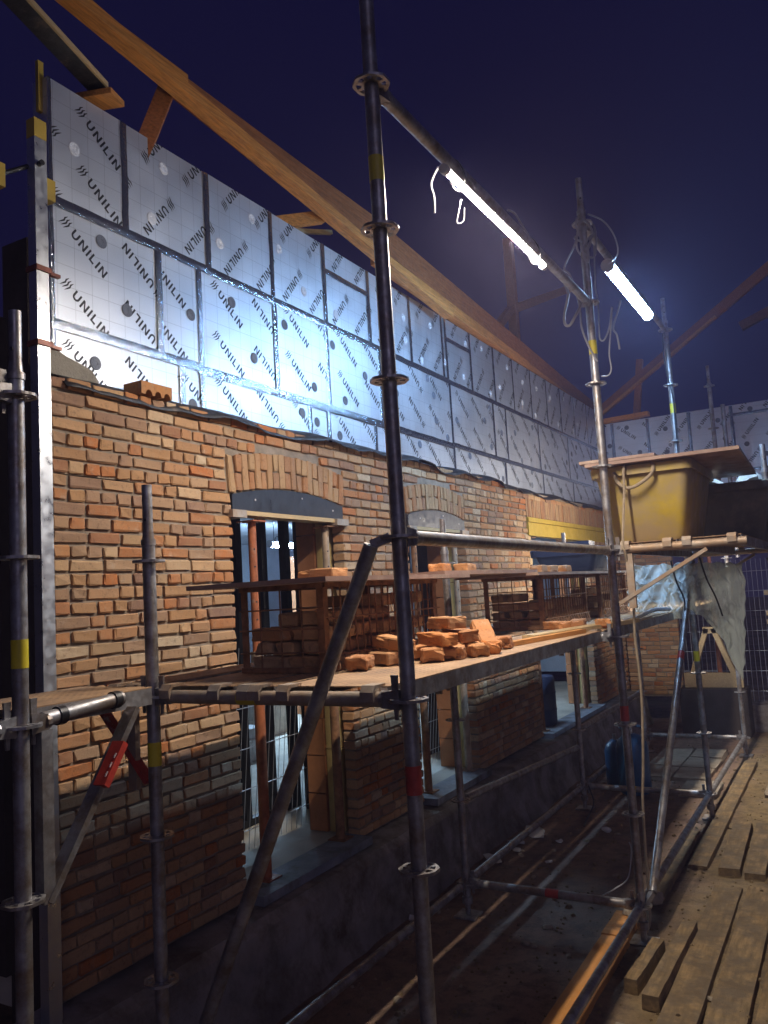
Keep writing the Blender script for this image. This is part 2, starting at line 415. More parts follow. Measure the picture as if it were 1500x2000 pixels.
def rough_block(sx, sy, sz, ch, seed, jit=0.12):
    """brick: box with a chamfered, uneven outline; origin at its centre"""
    r = random.Random(seed)
    vs = []; idx = {}
    hx, hy, hz = sx / 2, sy / 2, sz / 2
    bm = bmesh.new()
    bmesh.ops.create_cube(bm, size=1.0)
    for v in bm.verts: v.co = Vector((v.co.x * sx, v.co.y * sy, v.co.z * sz))
    bmesh.ops.bevel(bm, geom=list(bm.edges), offset=ch, segments=1, affect='EDGES', profile=0.6)
    for v in bm.verts:
        v.co += Vector((r.uniform(-1, 1) * ch * jit * 4, r.uniform(-1, 1) * ch * jit * 6, r.uniform(-1, 1) * ch * jit * 5))
    vs = [tuple(v.co) for v in bm.verts]; bm.verts.index_update()
    fs = [tuple(v.index for v in f.verts) for f in bm.faces]
    bm.free()
    return vs, fs

def chipped_block(sx, sy, sz, seed, amp=0.006):
    """brick with worn, chipped faces: finer than the wall bricks, for the few loose ones"""
    bm = bmesh.new(); bmesh.ops.create_cube(bm, size=1.0)
    for v in bm.verts: v.co = Vector((v.co.x * sx, v.co.y * sy, v.co.z * sz))
    bmesh.ops.bevel(bm, geom=list(bm.edges), offset=0.006, segments=1, affect='EDGES')
    bmesh.ops.subdivide_edges(bm, edges=[e for e in bm.edges if e.calc_length() > .02], cuts=3, use_grid_fill=True)
    for v in bm.verts:
        q = v.co * 26 + Vector((seed * 3.7, seed, -seed)); n1 = mnoise.noise(q); n2 = mnoise.noise(q * 3.1)
        edge = sum(1 for a, b in ((abs(v.co.x), sx / 2), (abs(v.co.y), sy / 2), (abs(v.co.z), sz / 2)) if a > b - .009)
        d = amp * n1 * .35 + amp * .2 * n2
        if edge >= 2 and n1 < -.05: d -= amp * 1.6 * (-n1)
        if v.co.length > 0: v.co += v.co.normalized() * d
    bm.verts.index_update()
    vs = [tuple(v.co) for v in bm.verts]; fs = [tuple(v.index for v in f.verts) for f in bm.faces]; bm.free()
    return vs, fs

# ================================================================== the setting
def axis_list(lo, hi, fine, far):
    a = [lo - far, lo - far / 2, lo - far / 4, lo - 6, lo - 2]
    n = int((hi - lo) / fine)
    a += [lo + i * (hi - lo) / n for i in range(n + 1)]
    return a + [hi + 2, hi + 6, hi + far / 4, hi + far / 2, hi + far]
def ground_h(x, y):
    h = 0.022 * mnoise.noise((x * 1.3, y * 1.1, 0.3)) + 0.012 * mnoise.noise((x * 5, y * 5, 2.1)) + 0.006 * mnoise.noise((x * 17, y * 17, 5.7))
    return h
gx = axis_list(-2.75, 1.4, 0.045, 60); gy = axis_list(1.2, 12.2, 0.055, 60)
g = MB(); nx = len(gx)
for y in gy:
    for x in gx: g.v.append((x, y, ground_h(x, y) if -4 < x < 3 and 0 < y < 14 else 0.0))
for j in range(len(gy) - 1):
    for i in range(nx - 1): g.f.append((j * nx + i, j * nx + i + 1, (j + 1) * nx + i + 1, (j + 1) * nx + i))
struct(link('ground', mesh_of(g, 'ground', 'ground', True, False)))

FACE = -2.9      # outer brick face
INS = -3.02      # outer insulation face
OPEN = [(3.45, 4.58), (5.50, 6.56), (8.2, 10.3)]
SILL = 0.50
CORNER = 2.30
FAR = 12.08

# concrete plinth the wall stands on
pl = MB()
n = 60
prof = [(-2.99, 0.46), (-2.74, 0.445), (-2.70, 0.40), (-2.66, 0.12), (-2.60, -0.03), (-2.99, -0.05)]
for i in range(n + 1):
    y = 2.0 + (12.0 - 2.0) * i / n
    for k, (px, pz) in enumerate(prof):
        j = 0.012 * mnoise.noise((y * 3, k * 2.3, 1.0)) + 0.008 * mnoise.noise((y * 11, k, 4.0))
        pl.v.append((px + (j if 0 < k < 4 else 0), y, pz + (j if k < 4 else 0)))
for i in range(n):
    for k in range(len(prof)):
        a = i * len(prof) + k; b = i * len(prof) + (k + 1) % len(prof)
        pl.f.append((a, b, b + len(prof), a + len(prof)))
pl.f += [tuple(range(len(prof))), tuple(n * len(prof) + q for q in range(len(prof) - 1, -1, -1))]
struct(build(pl, 'plinth', 'concrete'))

# room behind the wall
struct(build(MB().box((-9.0, 2.45, 0.30), (-2.995, 12.6, SILL)), 'floor', 'screed'))
room = thing('room_shell', 'pale inner room seen through the tall window openings', 'room', (-6, 7.5, 0.5))
build(MB().box((-9.2, 2.4, SILL + .002), (-9.0, 15.0, 3.4)), 'back_wall', 'room_wall', room)
build(MB().box((-9.0, 2.32, SILL + .002), (-3.28, 2.44, 3.4)), 'side_wall', 'dark_panel', room)  # coloured dark so its outer face reads as unlit
build(MB().box((-9.0, 14.0, SILL + .002), (-3.28, 14.2, 3.4)), 'side_wall', 'room_wall', room)
build(MB().box((-9.0, 2.45, 3.0), (-3.28, 14.0, 3.12)), 'ceiling', 'room_wall', room)
build(MB().box((-6.6, 9.0, SILL + .002), (-6.5, 11.0, 2.6)), 'partition', 'clay_block', room)

# ------------------------------------------------------------------ brick wall
CH = 0.0615
def arch_ext(op, y, top):      # extrados of a soldier arch
    c = (op[0] + op[1]) / 2; h = (op[1] - op[0]) / 2 + 0.03
    t = (y - c) / h
    return top - 0.07 * t * t
def solid(z0, z1):
    """solid Y intervals of the course between z0 and z1"""
    segs = [(CORNER, FAR)]
    def cut(a, b):
        out = []
        for s, e in segs:
            if b <= s or a >= e: out.append((s, e)); continue
            if a > s: out.append((s, a))
            if b < e: out.append((b, e))
        return out
    for q, op in enumerate(OPEN):
        if q < 2:
            if z0 < 2.60: segs = cut(op[0], op[1])
            else:
                c = (op[0] + op[1]) / 2; h = (op[1] - op[0]) / 2 + 0.035
                if z0 < 2.83: segs = cut(c - h, c + h)
                elif z0 < 2.885:
                    t = math.sqrt(max(0, (2.90 - z0) / 0.07)); segs = cut(c - min(1, t) * h, c + min(1, t) * h)
        else:
            if z0 < 2.60: segs = cut(op[0], op[1])
            elif z0 < 2.93: segs = cut(op[0] - 0.02, FAR)
    return segs
bricks = []
z = SILL - 0.02; row = 0
while z < 3.03:
    bh = CH - 0.0135
    for s, e in solid(z, z + CH):
        if e - s < 0.04: continue
        y = s; first = True; r2 = random.Random(row * 97 + int(s * 50))
        while y < e - 0.02:
            if row % 2 == 0: L = r2.choice([0.186, 0.186, 0.186, 0.088])
            else: L = r2.choice([0.088, 0.088, 0.088, 0.138, 0.088, 0.186]) if not first else 0.088
            L *= r2.uniform(0.97, 1.04)
            first = False
            if e - y - L < 0.055: L = e - y
            jt = 0 if abs(y + L - e) < 1e-6 else 0.012
            if z > 2.98 and y > 7.6: pass
            else: bricks.append((y, z, L - jt, bh))
            y += L
    z += CH; row += 1
cp = Vector((0, 0, 2.027))
def seen(b):
    p = Vector((FACE, b[0], b[1])) - cp
    if p.dot(fw) < 0.5: return 0
    x = p.dot(rt2) / p.dot(fw) * 1593.5 + 750; yy = 1000 - p.dot(up2) / p.dot(fw) * 1593.5
    ins = 90 < x < 1500 and yy < 1990
    return (b[2] * b[3] / p.length ** 3) * (1 if ins else 0.001)
bricks.sort(key=seen, reverse=True)
wall = thing('brick_wall', 'long wall of reclaimed red and buff bricks with two arched openings', 'brick wall', (FACE, 2.3, SILL))
protos = {}
def brick_mesh(L, var):
    key = (round(L / 0.006), var)
    if key not in protos:
        q = MB(); q.add(*rough_block(0.088, key[0] * 0.006, CH - 0.0135, 0.0048, hash(key) % 9999, 0.16))
        protos[key] = mesh_of(q, 'brick', 'brick')
    return protos[key]
for i, (y, z, L, h) in enumerate(bricks[:300]):
    link('brick', brick_mesh(L, i % 5), wall, (FACE - 0.044 + rnd.uniform(-.003, .004), y + L / 2, z + h / 2 + rnd.uniform(-.002, .002)), (rnd.uniform(-.006, .006), rnd.uniform(-.015, .015), rnd.uniform(-.01, .01)))
rest = MB()
for i, (y, z, L, h) in enumerate(bricks[300:]):
    vs, fs = rough_block(0.088, L, h, 0.0048, i, 0.16)
    ox = FACE - 0.044 + rnd.uniform(-.003, .004); oz = z + h / 2 + rnd.uniform(-.002, .002)
    rest.add([(a + ox, b + y + L / 2, c + oz) for a, b, c in vs], fs)
stuff(build(rest, 'brickwork', 'brick', wall))
mo = MB()
for s, e in ((CORNER + .01, OPEN[0][0] - .008), (OPEN[0][1] + .008, OPEN[1][0] - .008), (OPEN[1][1] + .008, OPEN[2][0] - .008), (OPEN[2][1] + .008, FAR - .01)):
    mo.box((-2.985, s, SILL - .03), (FACE - 0.0145, e, 2.62))
mo.box((-2.984, CORNER + .01, 2.625), (FACE - 0.015, FAR - .01, 3.02))
build(mo, 'mortar', 'mortar', wall)
# soldier arches
k = 0
for q, op in enumerate(OPEN[:2]):
    c = (op[0] + op[1]) / 2; h = (op[1] - op[0]) / 2 + 0.028
    nb = int(2 * h / 0.0575)
    for i in range(nb):
        t = -1 + 2 * (i + 0.5) / nb
        y = c + t * h; zb = 2.685 - 0.06 * t * t; ang = -0.10 * t
        pieces = [(0.0, 0.205)] if i % 2 == (0 if i < nb * .6 else 1) else [(0.0, 0.098), (0.108, 0.205)]
        for a, b in pieces:
            qd = MB(); qd.add(*rough_block(0.088, 2 * h / nb - 0.008, b - a, 0.005, 500 + k, 0.18)); k += 1
            mid = (a + b) / 2
            link('arch_brick', mesh_of(qd, 'arch_brick', 'arch_brick'), wall, (FACE - 0.042 + rnd.uniform(-.002, .004), y + math.sin(-ang) * mid * -1, zb + mid), (-ang * -1, 0, 0))
y = 8.19; i = 0
sold = MB()
while y < FAR:
    vs, fs = rough_block(0.088, 0.05, 0.2, 0.005, 900 + i, 0.18)
    sold.add([(a + FACE - 0.042, b + y + .025, cc + 2.845) for a, b, cc in vs], fs); y += 0.0585; i += 1
stuff(build(sold, 'soldier_course', 'arch_brick', wall))

# inner leaf: clay blocks and the yellow foam edges shown in the openings
blocks = thing('block_wall', 'orange clay block inner wall showing in the window reveals', 'block wall', (-3.2, 2.3, SILL))
segs = [(CORNER + .16, OPEN[0][0] + .02), (OPEN[0][1] - .02, OPEN[1][0] + .02), (OPEN[1][1] - .02, OPEN[2][0] + .02), (OPEN[2][1] - .02, FAR)]
for s, e in segs:
    build(MB().box((-3.265, s + .2, SILL + .003), (-3.135, e - .012, 2.70)), 'block_core', 'clay_block', blocks)
    bmh = mesh_of(MB().box((-.07, -.1, -.118), (.07, .1, .118)), 'clay_block', 'clay_block')
    for i in range(9):
        link('clay_block', bmh, blocks, (-3.2 + rnd.uniform(-.002, .002), s + .1 + rnd.uniform(-.003, .003), SILL + .122 + i * .244))
build(MB().box((-3.27, CORNER + .16, 2.705), (-3.13, FAR, 3.0)), 'lintel_beam', 'concrete', blocks)
foam = thing('foam_slabs', 'yellow foam insulation slabs edging the window openings', 'insulation', (-3.07, 2.3, SILL))
for s, e in segs:
    for i in range(4):
        build(MB().box((-3.122, s + .015, SILL + .003 + i * .53), (-3.025, e - .015, SILL + .528 + i * .53)), 'foam_slab', 'yellow_foam', foam)

build(MB().box((-3.30, CORNER + .06, .3), (-3.125, CORNER + .155, 3.75)), 'end_return', 'dark_panel', blocks)  # closes the corner against room light; coloured dark to read as unlit
build(MB().box((-3.124, CORNER + .03, .3), (-2.99, CORNER + .15, 2.96)), 'end_return', 'dark_panel', blocks)
# ------------------------------------------------------------------ foil boards with print
def quad_strip(p, wd):
    out = []
    return out
def glyphs():
    """UNILIN wordmark with its three-wave mark: list of convex polygons, baseline at 0, cap height .05"""
    H = 0.050; S = 0.0105; P = []
    def bar(x0, y0, x1, y1, w):
        d = Vector((x1 - x0, y1 - y0)); nrm = Vector((-d.y, d.x)).normalized() * (w / 2)
        P.append([(x0 - nrm.x, y0 - nrm.y), (x1 - nrm.x, y1 - nrm.y), (x1 + nrm.x, y1 + nrm.y), (x0 + nrm.x, y0 + nrm.y)])
    def rect(x0, y0, x1, y1): P.append([(x0, y0), (x1, y0), (x1, y1), (x0, y1)])
    x = 0.0
    for kk in range(3):
        ox = x + kk * 0.016
        pts = [(ox + 0.012, 0.058, 0.002), (ox + 0.006, 0.040, 0.008), (ox + 0.010, 0.026, 0.0085), (ox + 0.004, 0.010, 0.007), (ox - 0.003, -0.008, 0.0015)]
        for a, b in zip(pts[:-1], pts[1:]):
            P.append([(a[0] - a[2] / 2, a[1]), (b[0] - b[2] / 2, b[1]), (b[0] + b[2] / 2, b[1]), (a[0] + a[2] / 2, a[1])])
    x = 0.072
    def U(x):
        wd = 0.042; rr = wd / 2
        rect(x, rr, x + S, H); rect(x + wd - S, rr, x + wd, H)
        for i in range(8):
            a0 = math.pi + math.pi * i / 8; a1 = math.pi + math.pi * (i + 1) / 8
            c = (x + rr, rr)
            P.append([(c[0] + (rr - S) * math.cos(a0), c[1] + (rr - S) * math.sin(a0)), (c[0] + rr * math.cos(a0), c[1] + rr * math.sin(a0)), (c[0] + rr * math.cos(a1), c[1] + rr * math.sin(a1)), (c[0] + (rr - S) * math.cos(a1), c[1] + (rr - S) * math.sin(a1))])
        return wd
    def N(x):
        wd = 0.043; rect(x, 0, x + S, H); rect(x + wd - S, 0, x + wd, H)
        P.append([(x + S, H), (x + S, H - 0.015), (x + wd - S, 0.0), (x + wd - S, 0.015)]); return wd
    def I(x): rect(x, 0, x + S, H); return S
    def Lt(x): rect(x, S, x + S, H); rect(x, 0, x + 0.032, S); return 0.032
    for fn in (U, N, I, Lt, I, N): x += fn(x) + 0.013
    W = x - 0.013
    return [[(px - W / 2, py - H / 2) for px, py in p] for p in P]
GLY = glyphs()
def clip(poly, lo, hi):
    for ax, lim, sg in ((0, lo[0], 1), (0, hi[0], -1), (1, lo[1], 1), (1, hi[1], -1)):
        out = []
        for i in range(len(poly)):
            a = poly[i]; b = poly[(i + 1) % len(poly)]
            da = (a[ax] - lim) * sg; db = (b[ax] - lim) * sg
            if da >= 0: out.append(a)
            if da * db < 0:
                t = da / (da - db); out.append((a[0] + (b[0] - a[0]) * t, a[1] + (b[1] - a[1]) * t))
        poly = out
        if len(poly) < 3: return None
    return poly
def disc_mesh(nm, mat):
    q = MB()
    q.lathe([(0.008, 0), (0.031, 0), (0.034, 0.002), (0.030, 0.004), (0.012, 0.0035), (0.009, 0.0015)], (0, 0, 0), 18)
    for i in range(8):
        a = i * math.pi / 4; q.tube((0.022 * math.cos(a), 0.022 * math.sin(a), 0.003), (0.022 * math.cos(a), 0.022 * math.sin(a), 0.0055), 0.0035, 6)
    return mesh_of(q, nm, mat)
DISC = [disc_mesh('fixing', 'fixing'), disc_mesh('fixing', 'fixing_dark')]
def board(parent, plane, y0, y1, z0, z1, rot90, seed, dark_fix, upside=False):
    """foil-faced board; plane maps (u, v, out) to world"""
    r = random.Random(seed); g_ = 0.0025
    o = MB(); lo = (y0 + g_, z0 + g_); hi = (y1 - g_, z1 - g_); jit = r.uniform(-.003, .003)
    c8 = [plane(u, v, d) for d in (-0.1, jit) for u, v in ((lo[0], lo[1]), (hi[0], lo[1]), (hi[0], hi[1]), (lo[0], hi[1]))]
    o.add(c8, [(0, 1, 2, 3), (4, 5, 6, 7), (0, 1, 5, 4), (1, 2, 6, 5), (2, 3, 7, 6), (3, 0, 4, 7)])
    b = build(o, 'insulation_board', 'foil', parent)
    b.data.materials.append(M['foil_edge'])
    pr = MB(); cu = r.uniform(0, .33); cv = r.uniform(0, .27)
    ang = R(-39) if not rot90 else R(50)
    whole = (y1 - y0) > .4
    for i in range(-3, int((y1 - y0) / .3) + 4):
        for j in range(-3, int((z1 - z0) / .27) + 4):
            if rot90:
                fl = (j % 2 == 0); u = y0 + .20 + i * .305 + cu * .15; v = z0 + .16 + j * .40 + cv * .1
            else:
                fl = (i % 2 == 1); u = y0 + (.20 + i * .37 if whole else cu + i * .37) + (.10 if seed == 0 else 0) + (cu * .2 if y0 > 3.2 else 0); v = z1 - .17 - j * .30 + (cv * .3 if y0 > 3.2 else 0)
            a = ang + (math.pi if fl else 0) + (math.pi if upside else 0)
            ca, sa = math.cos(a), math.sin(a)
            if not (y0 - .2 < u < y1 + .2 and z0 - .2 < v < z1 + .2): continue
            for p in GLY:
                q = clip([(u + ca * x - sa * yy, v + sa * x + ca * yy) for x, yy in p], lo, hi)
                if q: pr.add([plane(s, t, jit + 0.0012) for s, t in q], [tuple(range(len(q)))])
    if pr.f: build(pr, 'lettering', 'ink', b)
    nf = max(1, int((y1 - y0) * (z1 - z0) * 7))
    for i in range(nf):
        u = r.uniform(y0 + .06, y1 - .06) if y1 - y0 > .2 else (y0 + y1) / 2; v = z0 + (z1 - z0) * (i + r.uniform(.25, .75)) / nf
        nrm = plane(0, 0, 1) - plane(0, 0, 0)
        link('fixing', DISC[1 if dark_fix else 0], b, plane(u, v, jit + .0008), Vector((0, 0, 1)).rotation_difference(nrm).to_euler())
    return b
def tape(parent, plane, u0, v0, u1, v1, wd, seed):
    r = random.Random(seed); ln = math.hypot(u1 - u0, v1 - v0); n = max(4, int(ln / 0.035))
    du, dv = (u1 - u0) / ln, (v1 - v0) / ln
    t = MB()
    for i in range(n + 1):
        s = ln * i / n
        wob = 0.004 * mnoise.noise((s * 5, seed, 0))
        for k in range(4):
            a = (k / 3 - .5) * wd + wob + r.uniform(-.0012, .0012)
            hgt = 0.0048 + (0.002 if 0 < k < 3 else 0) + 0.0018 * mnoise.noise((s * 30, k * 3.1, seed))
            t.v.append(tuple(plane(u0 + du * s - dv * a, v0 + dv * s + du * a, hgt)))
    for i in range(n):
        for k in range(3): t.f.append((i * 4 + k, i * 4 + k + 1, i * 4 + k + 5, i * 4 + k + 4))
    build(t, 'tape', 'tape', parent, True)

P1 = lambda u, v, d: Vector((INS + d, u, v))
ins = thing('insulation_wall', 'long wall of silver foil insulation boards printed with dark lettering above the bricks', 'insulation wall', (INS, 2.4, 3.0))
UP = [2.40, 2.86, 3.48, 4.08, 4.69, 5.30, 5.98, 6.61, 6.69, 7.25, 7.85, 8.40, 8.98, 9.55, 10.1, 10.7, 11.3, 11.9]
MID = [2.40, 3.08, 3.39, 4.09, 4.68, 5.42, 6.71, 7.75, 8.10, 9.15, 10.3, 11.4, 11.9]
LOW = [2.40, 3.23, 3.39, 4.43, 4.66, 5.30, 6.72, 8.00, 9.2, 10.4, 11.9]
TOPZ, ZU, ZM = 4.52, 3.925, 3.335
for i in range(len(UP) - 1):
    if UP[i] in (4.69, 6.69):       # two cut pieces one above the other
        board(ins, P1, UP[i], UP[i + 1], ZU, ZU + .4, True, i, False); board(ins, P1, UP[i], UP[i + 1], ZU + .4, TOPZ, True, i + 60, False)
        tape(ins, P1, UP[i], ZU + .4, UP[i + 1], ZU + .4, .04, i + 70)
    else: board(ins, P1, UP[i], UP[i + 1], ZU, TOPZ, i > 0, i, False)
    if i: tape(ins, P1, UP[i], ZU - .01, UP[i], TOPZ - .004, .042 if UP[i] < 8 else .03, i)
for i in range(len(MID) - 1):
    board(ins, P1, MID[i], MID[i + 1], ZM, ZU, False, 100 + i, True)
    if i: tape(ins, P1, MID[i], ZM - .02, MID[i], ZU + .01, .042 if MID[i] < 8 else .03, 100 + i)
for i in range(len(LOW) - 1):
    board(ins, P1, LOW[i], LOW[i + 1], 2.97, ZM, False, 200 + i, True)
    if i: tape(ins, P1, LOW[i], 2.97, LOW[i], ZM, .04, 200 + i)
tape(ins, P1, 2.40, ZU, 6.7, ZU, .05, 300); tape(ins, P1, 6.7, ZU - .004, 11.9, ZU - .004, .045, 301)
tape(ins, P1, 2.40, ZM, 3.39, ZM, .05, 302); tape(ins, P1, 3.36, ZM - .012, 6.72, ZM - .012, .055, 303); tape(ins, P1, 6.7, ZM, 11.9, ZM, .045, 304)
tape(ins, P1, 2.412, 2.97, 2.412, TOPZ, .02, 305)

# ------------------------------------------------------------------ end wall across the far end
YE = 12.1
P2 = lambda u, v, d: Vector((u, YE - d, v))
ins2 = thing('insulation_wall', 'far cross wall of silver printed insulation boards behind the yellow tub', 'insulation wall', (-3, YE, 3.2))
EX = [-2.97, -2.86, -2.35, -1.78, -1.22, -0.1, 1.1, 2.3]
for i in range(len(EX) - 1):
    board(ins2, P2, EX[i], EX[i + 1], 3.62 if i < 4 else 3.42, 4.34, i not in (1,), 400 + i, True)
    board(ins2, P2, EX[i], EX[i + 1], 3.2, 3.62 if i < 4 else 3.42, False, 420 + i, True)
    if i: tape(ins2, P2, EX[i], 3.2, EX[i], 4.33, .045, 430 + i)
tape(ins2, P2, -1.22, 4.2, 2.3, 4.2, .04, 450); tape(ins2, P2, -1.22, 3.42, 2.3, 3.42, .04, 451); tape(ins2, P2, -2.97, 3.62, -1.22, 3.62, .04, 452)
cw = thing('brick_wall', 'far cross wall of brick with a soldier course over a yellow lintel board', 'brick wall', (-2, YE, 0.4))
def cross_bricks():
    q = MB(); z = 0.4; row = 0
    while z < 3.17:
        for s, e in (((-2.88, -2.15),) if z < 2.72 else (((-2.88, -1.5),) if z < 2.95 else ((-2.88, 2.4),))):
            x = s
            while x < e - .02:
                L = rnd.choice([0.186, 0.186, 0.088, 0.138])
                if e - x - L < .06: L = e - x
                vs, fs = rough_block(L - .012, 0.088, CH - .0135, 0.0055, row * 31 + int(x * 40), 0.18)
                q.add([(a + x + L / 2, b + YE - .14, c + z + CH / 2) for a, b, c in vs], fs); x += L
        z += CH; row += 1
    x = -1.5
    while x < 2.4:
        vs, fs = rough_block(0.05, 0.088, 0.2, 0.005, int(x * 100), 0.18)
        q.add([(a + x + .025, b + YE - .14, c + 2.845) for a, b, c in vs], fs); x += 0.0585
    return q
stuff(build(cross_bricks(), 'brickwork', 'brick', cw))
mo = MB(); mo.box((-2.87, YE - .17, .38), (-2.16, YE - .11, 2.71)); mo.box((-2.87, YE - .1705, 2.715), (2.4, YE - .1105, 3.17))
build(mo, 'mortar', 'mortar', cw)
lf = thing('lintel_formwork', 'yellow lintel formwork board across the far cross wall', 'formwork', (0, YE - .15, 2.6))
build(MB().box((-1.55, YE - .24, 2.50), (2.4, YE - .06, 2.66)), 'board', 'form_yellow', lf)
build(MB().box((-1.6, YE - .27, 2.665), (2.4, YE - .05, 2.735)), 'batten', 'pale_timber', lf)

# yellow lintel formwork of the wide opening
lf2 = thing('lintel_formwork', 'yellow lintel formwork board over the wide opening of the long wall', 'formwork', (FACE, 9.5, 2.6))
build(MB().box((-2.99, 8.19, 2.545), (-2.885, FAR, 2.685)), 'board', 'form_yellow', lf2)
build(MB().box((-3.0, 8.17, 2.69), (-2.875, FAR, 2.738)), 'batten', 'form_yellow', lf2)
build(MB().box((-2.98, 8.19, 2.24), (-2.90, 8.27, 2.54)), 'support', 'pale_timber', lf2)

# arch formworks
for q, (op, nm) in enumerate(zip(OPEN[:2], ('dark arched formwork panel in the nearer window opening', 'dark arched formwork panel in the second window opening'))):
    y0, y1 = op[0] + .006, op[1] - .004; c = (y0 + y1) / 2; h = (y1 - y0) / 2
    af = thing('arch_formwork', nm, 'formwork', (FACE, c, 2.5))
    poly = [(y0, 2.535), (y1, 2.535)] + [(c + h * t, 2.678 - 0.06 * t * t) for t in [1 - 2 * i / 16 for i in range(17)]]
    build(MB().prism(poly, FACE - .02, FACE + .004), 'arch_panel', 'form_dark', af)
    build(MB().prism(poly, FACE - .10, FACE - .07), 'arch_panel', 'form_dark', af)
    build(MB().box((FACE - .1, y0 + .09, 2.508), (FACE + .008, y1 - .09, 2.533)), 'batten', 'pale_timber', af)
    for yy, dy in ((y0 - .03, .12), (y1 - .11, .14)):
        build(MB().box((FACE - .09, yy, 2.49), (FACE + .03, yy + dy, 2.532)), 'bearer', 'galv_dusty', af)
    for yy, zz in ((y0 + .2, 2.60), (y1 - .12, 2.585), (c + .1, 2.64)):
        build(MB().tube((FACE + .003, yy, zz), (FACE + .0065, yy, zz), .006, 8), 'screw', 'white_mark', af)

# rubber membrane on top of the bricks
mm = MB(); n = 150; prof_n = 6
for i in range(n + 1):
    y = 2.36 + (11.9 - 2.36) * i / n
    wv = mnoise.noise((y * 2.2, 0, 7.7)); w2 = mnoise.noise((y * 6, 3, 1))
    zt = 3.075 + .02 * wv; ex = FACE + 0.035 + .05 * wv + .02 * w2
    for k in range(prof_n):
        t = k / (prof_n - 1)
        x = INS + 0.006 + (ex - INS) * t
        zz = zt + 0.03 * (1 - t) + (-0.055 + .03 * wv + .012 * w2) * t * t + .01 * mnoise.noise((y * 9, t * 3, 2)) * t
        if y > 7.5: zz -= .03
        mm.v.append((x, y, max(zz, 3.0 if y <= 7.5 else 2.97)))
for i in range(n):
    for k in range(prof_n - 1): mm.f.append((i * prof_n + k, i * prof_n + k + 1, (i + 1) * prof_n + k + 1, (i + 1) * prof_n + k))
o = build(mm, 'membrane', 'membrane', None, True)
sm = o.modifiers.new('thick', 'SOLIDIFY'); sm.thickness = 0.004
tag(o, 'black rubber membrane with wavy edge lying on top of the brick wall', 'membrane')
# grey mortar patch and hollow brick on top of the wall
pt = MB(); pts = [(2.30, 3.07), (2.30, 3.20), (2.345, 3.195), (2.42, 3.165), (2.49, 3.15), (2.56, 3.13), (2.60, 3.085), (2.60, 3.075)]
pt.prism(pts, INS + .002, INS + .075)
tag(build(pt, 'mortar_patch', 'pale_mortar'), 'grey mortar patch at the top left corner of the brick wall', 'mortar')
hb = MB(); y0 = 2.79; poly = [(y0, 3.055), (y0 + .02, 3.055)]
for i in range(3):
    cy = y0 + .05 + i * .06
    poly += [(cy + .022 * math.cos(a), 3.055 + .026 * math.sin(a)) for a in [math.pi - math.pi * q / 6 for q in range(7)]]
poly += [(y0 + .205, 3.055), (y0 + .205, 3.118), (y0, 3.118)]
hb.prism(poly, FACE - .09, FACE + .03)
tag(build(hb, 'hollow_brick', 'loose_brick'), 'orange hollow brick with scalloped holes lying on the wall top', 'brick')

# ------------------------------------------------------------------ roof timbers
roof = thing('roof_timbers', 'orange timber roof beams running above the insulation boards', 'roof frame', (-2.95, 4, 4.5))
def tb(name, p0, p1, w, h, mat): return build(MB().beam(p0, p1, w, h), name, mat, roof)
tb('beam', (-2.86, 0.9, 5.0), (-2.86, 6.46, 4.448), .09, .065, 'timber')
tb('beam', (-2.93, 0.6, 4.925), (-2.90, 3.20, 4.876), .06, .068, 'timber')
bq = MB(); bs_ = [(-2.89, 3.16, 4.80, 4.908), (-2.90, 4.4, 4.70, 4.908), (-2.90, 5.2, 4.69, 4.912), (-3.37, 13.2, 4.70, 4.93)]
for x_, y_, z0_, z1_ in bs_: bq.v += [(x_, y_, z0_), (x_ - .08, y_, z0_), (x_ - .08, y_, z1_), (x_, y_, z1_)]
for i_ in range(3): bq.f += [(i_ * 4 + k_, i_ * 4 + (k_ + 1) % 4, i_ * 4 + 4 + (k_ + 1) % 4, i_ * 4 + 4 + k_) for k_ in range(4)]
bq.f += [(3, 2, 1, 0), (12, 13, 14, 15)]
build(bq, 'beam', 'dark_timber', roof)
tb('beam', (-3.02, 4.3, 4.92), (-3.45, 13.3, 4.93), .06, .12, 'dark_timber')
tb('beam', (-2.925, 5.3, 4.60), (-3.10, 9.1, 4.60), .10, .10, 'timber')
tb('beam', (-3.10, 8.6, 4.615), (-3.33, 13.1, 4.615), .10, .09, 'timber')
tb('strut', (-3.08, 3.02, 4.40), (-2.98, 3.14, 4.82), .07, .09, 'dark_timber')
tb('strut', (-3.2, 4.05, 4.45), (-2.95, 4.6, 4.66), .06, .08, 'timber')
tb('strut', (-3.3, 4.55, 4.42), (-3.3, 4.75, 4.78), .03, .03, 'pale_timber')
tb('strut', (-3.25, 4.4, 4.58), (-3.1, 4.95, 4.72), .03, .03, 'pale_timber')
tb('post', (-4.5, 12.8, 4.6), (-4.5, 12.83, 7.9), .14, .14, 'dark_timber')
tb('brace', (-4.5, 12.7, 6.62), (-4.5, 16.6, 8.2), .10, .14, 'dark_timber')
tb('brace', (-4.5, 12.7, 6.62), (-4.5, 10.6, 5.2), .10, .12, 'dark_timber')
tb('rafter', (-3.15, 12.3, 4.52), (-0.45, 12.3, 6.30), .07, .14, 'dark_timber')
tb('rafter', (-3.12, 12.21, 4.46), (-1.3, 12.21, 5.66), .05, .035, 'timber')
tb('post', (-2.56, 12.35, 4.30), (-2.42, 12.35, 5.28), .09, .09, 'dark_timber')
tb('plate', (-2.98, 12.05, 4.375), (-2.3, 12.02, 4.385), .12, .06, 'timber')
tb('tie', (-1.3, 16, 6.5), (3.5, 16.2, 8.3), .12, .16, 'dark_timber')
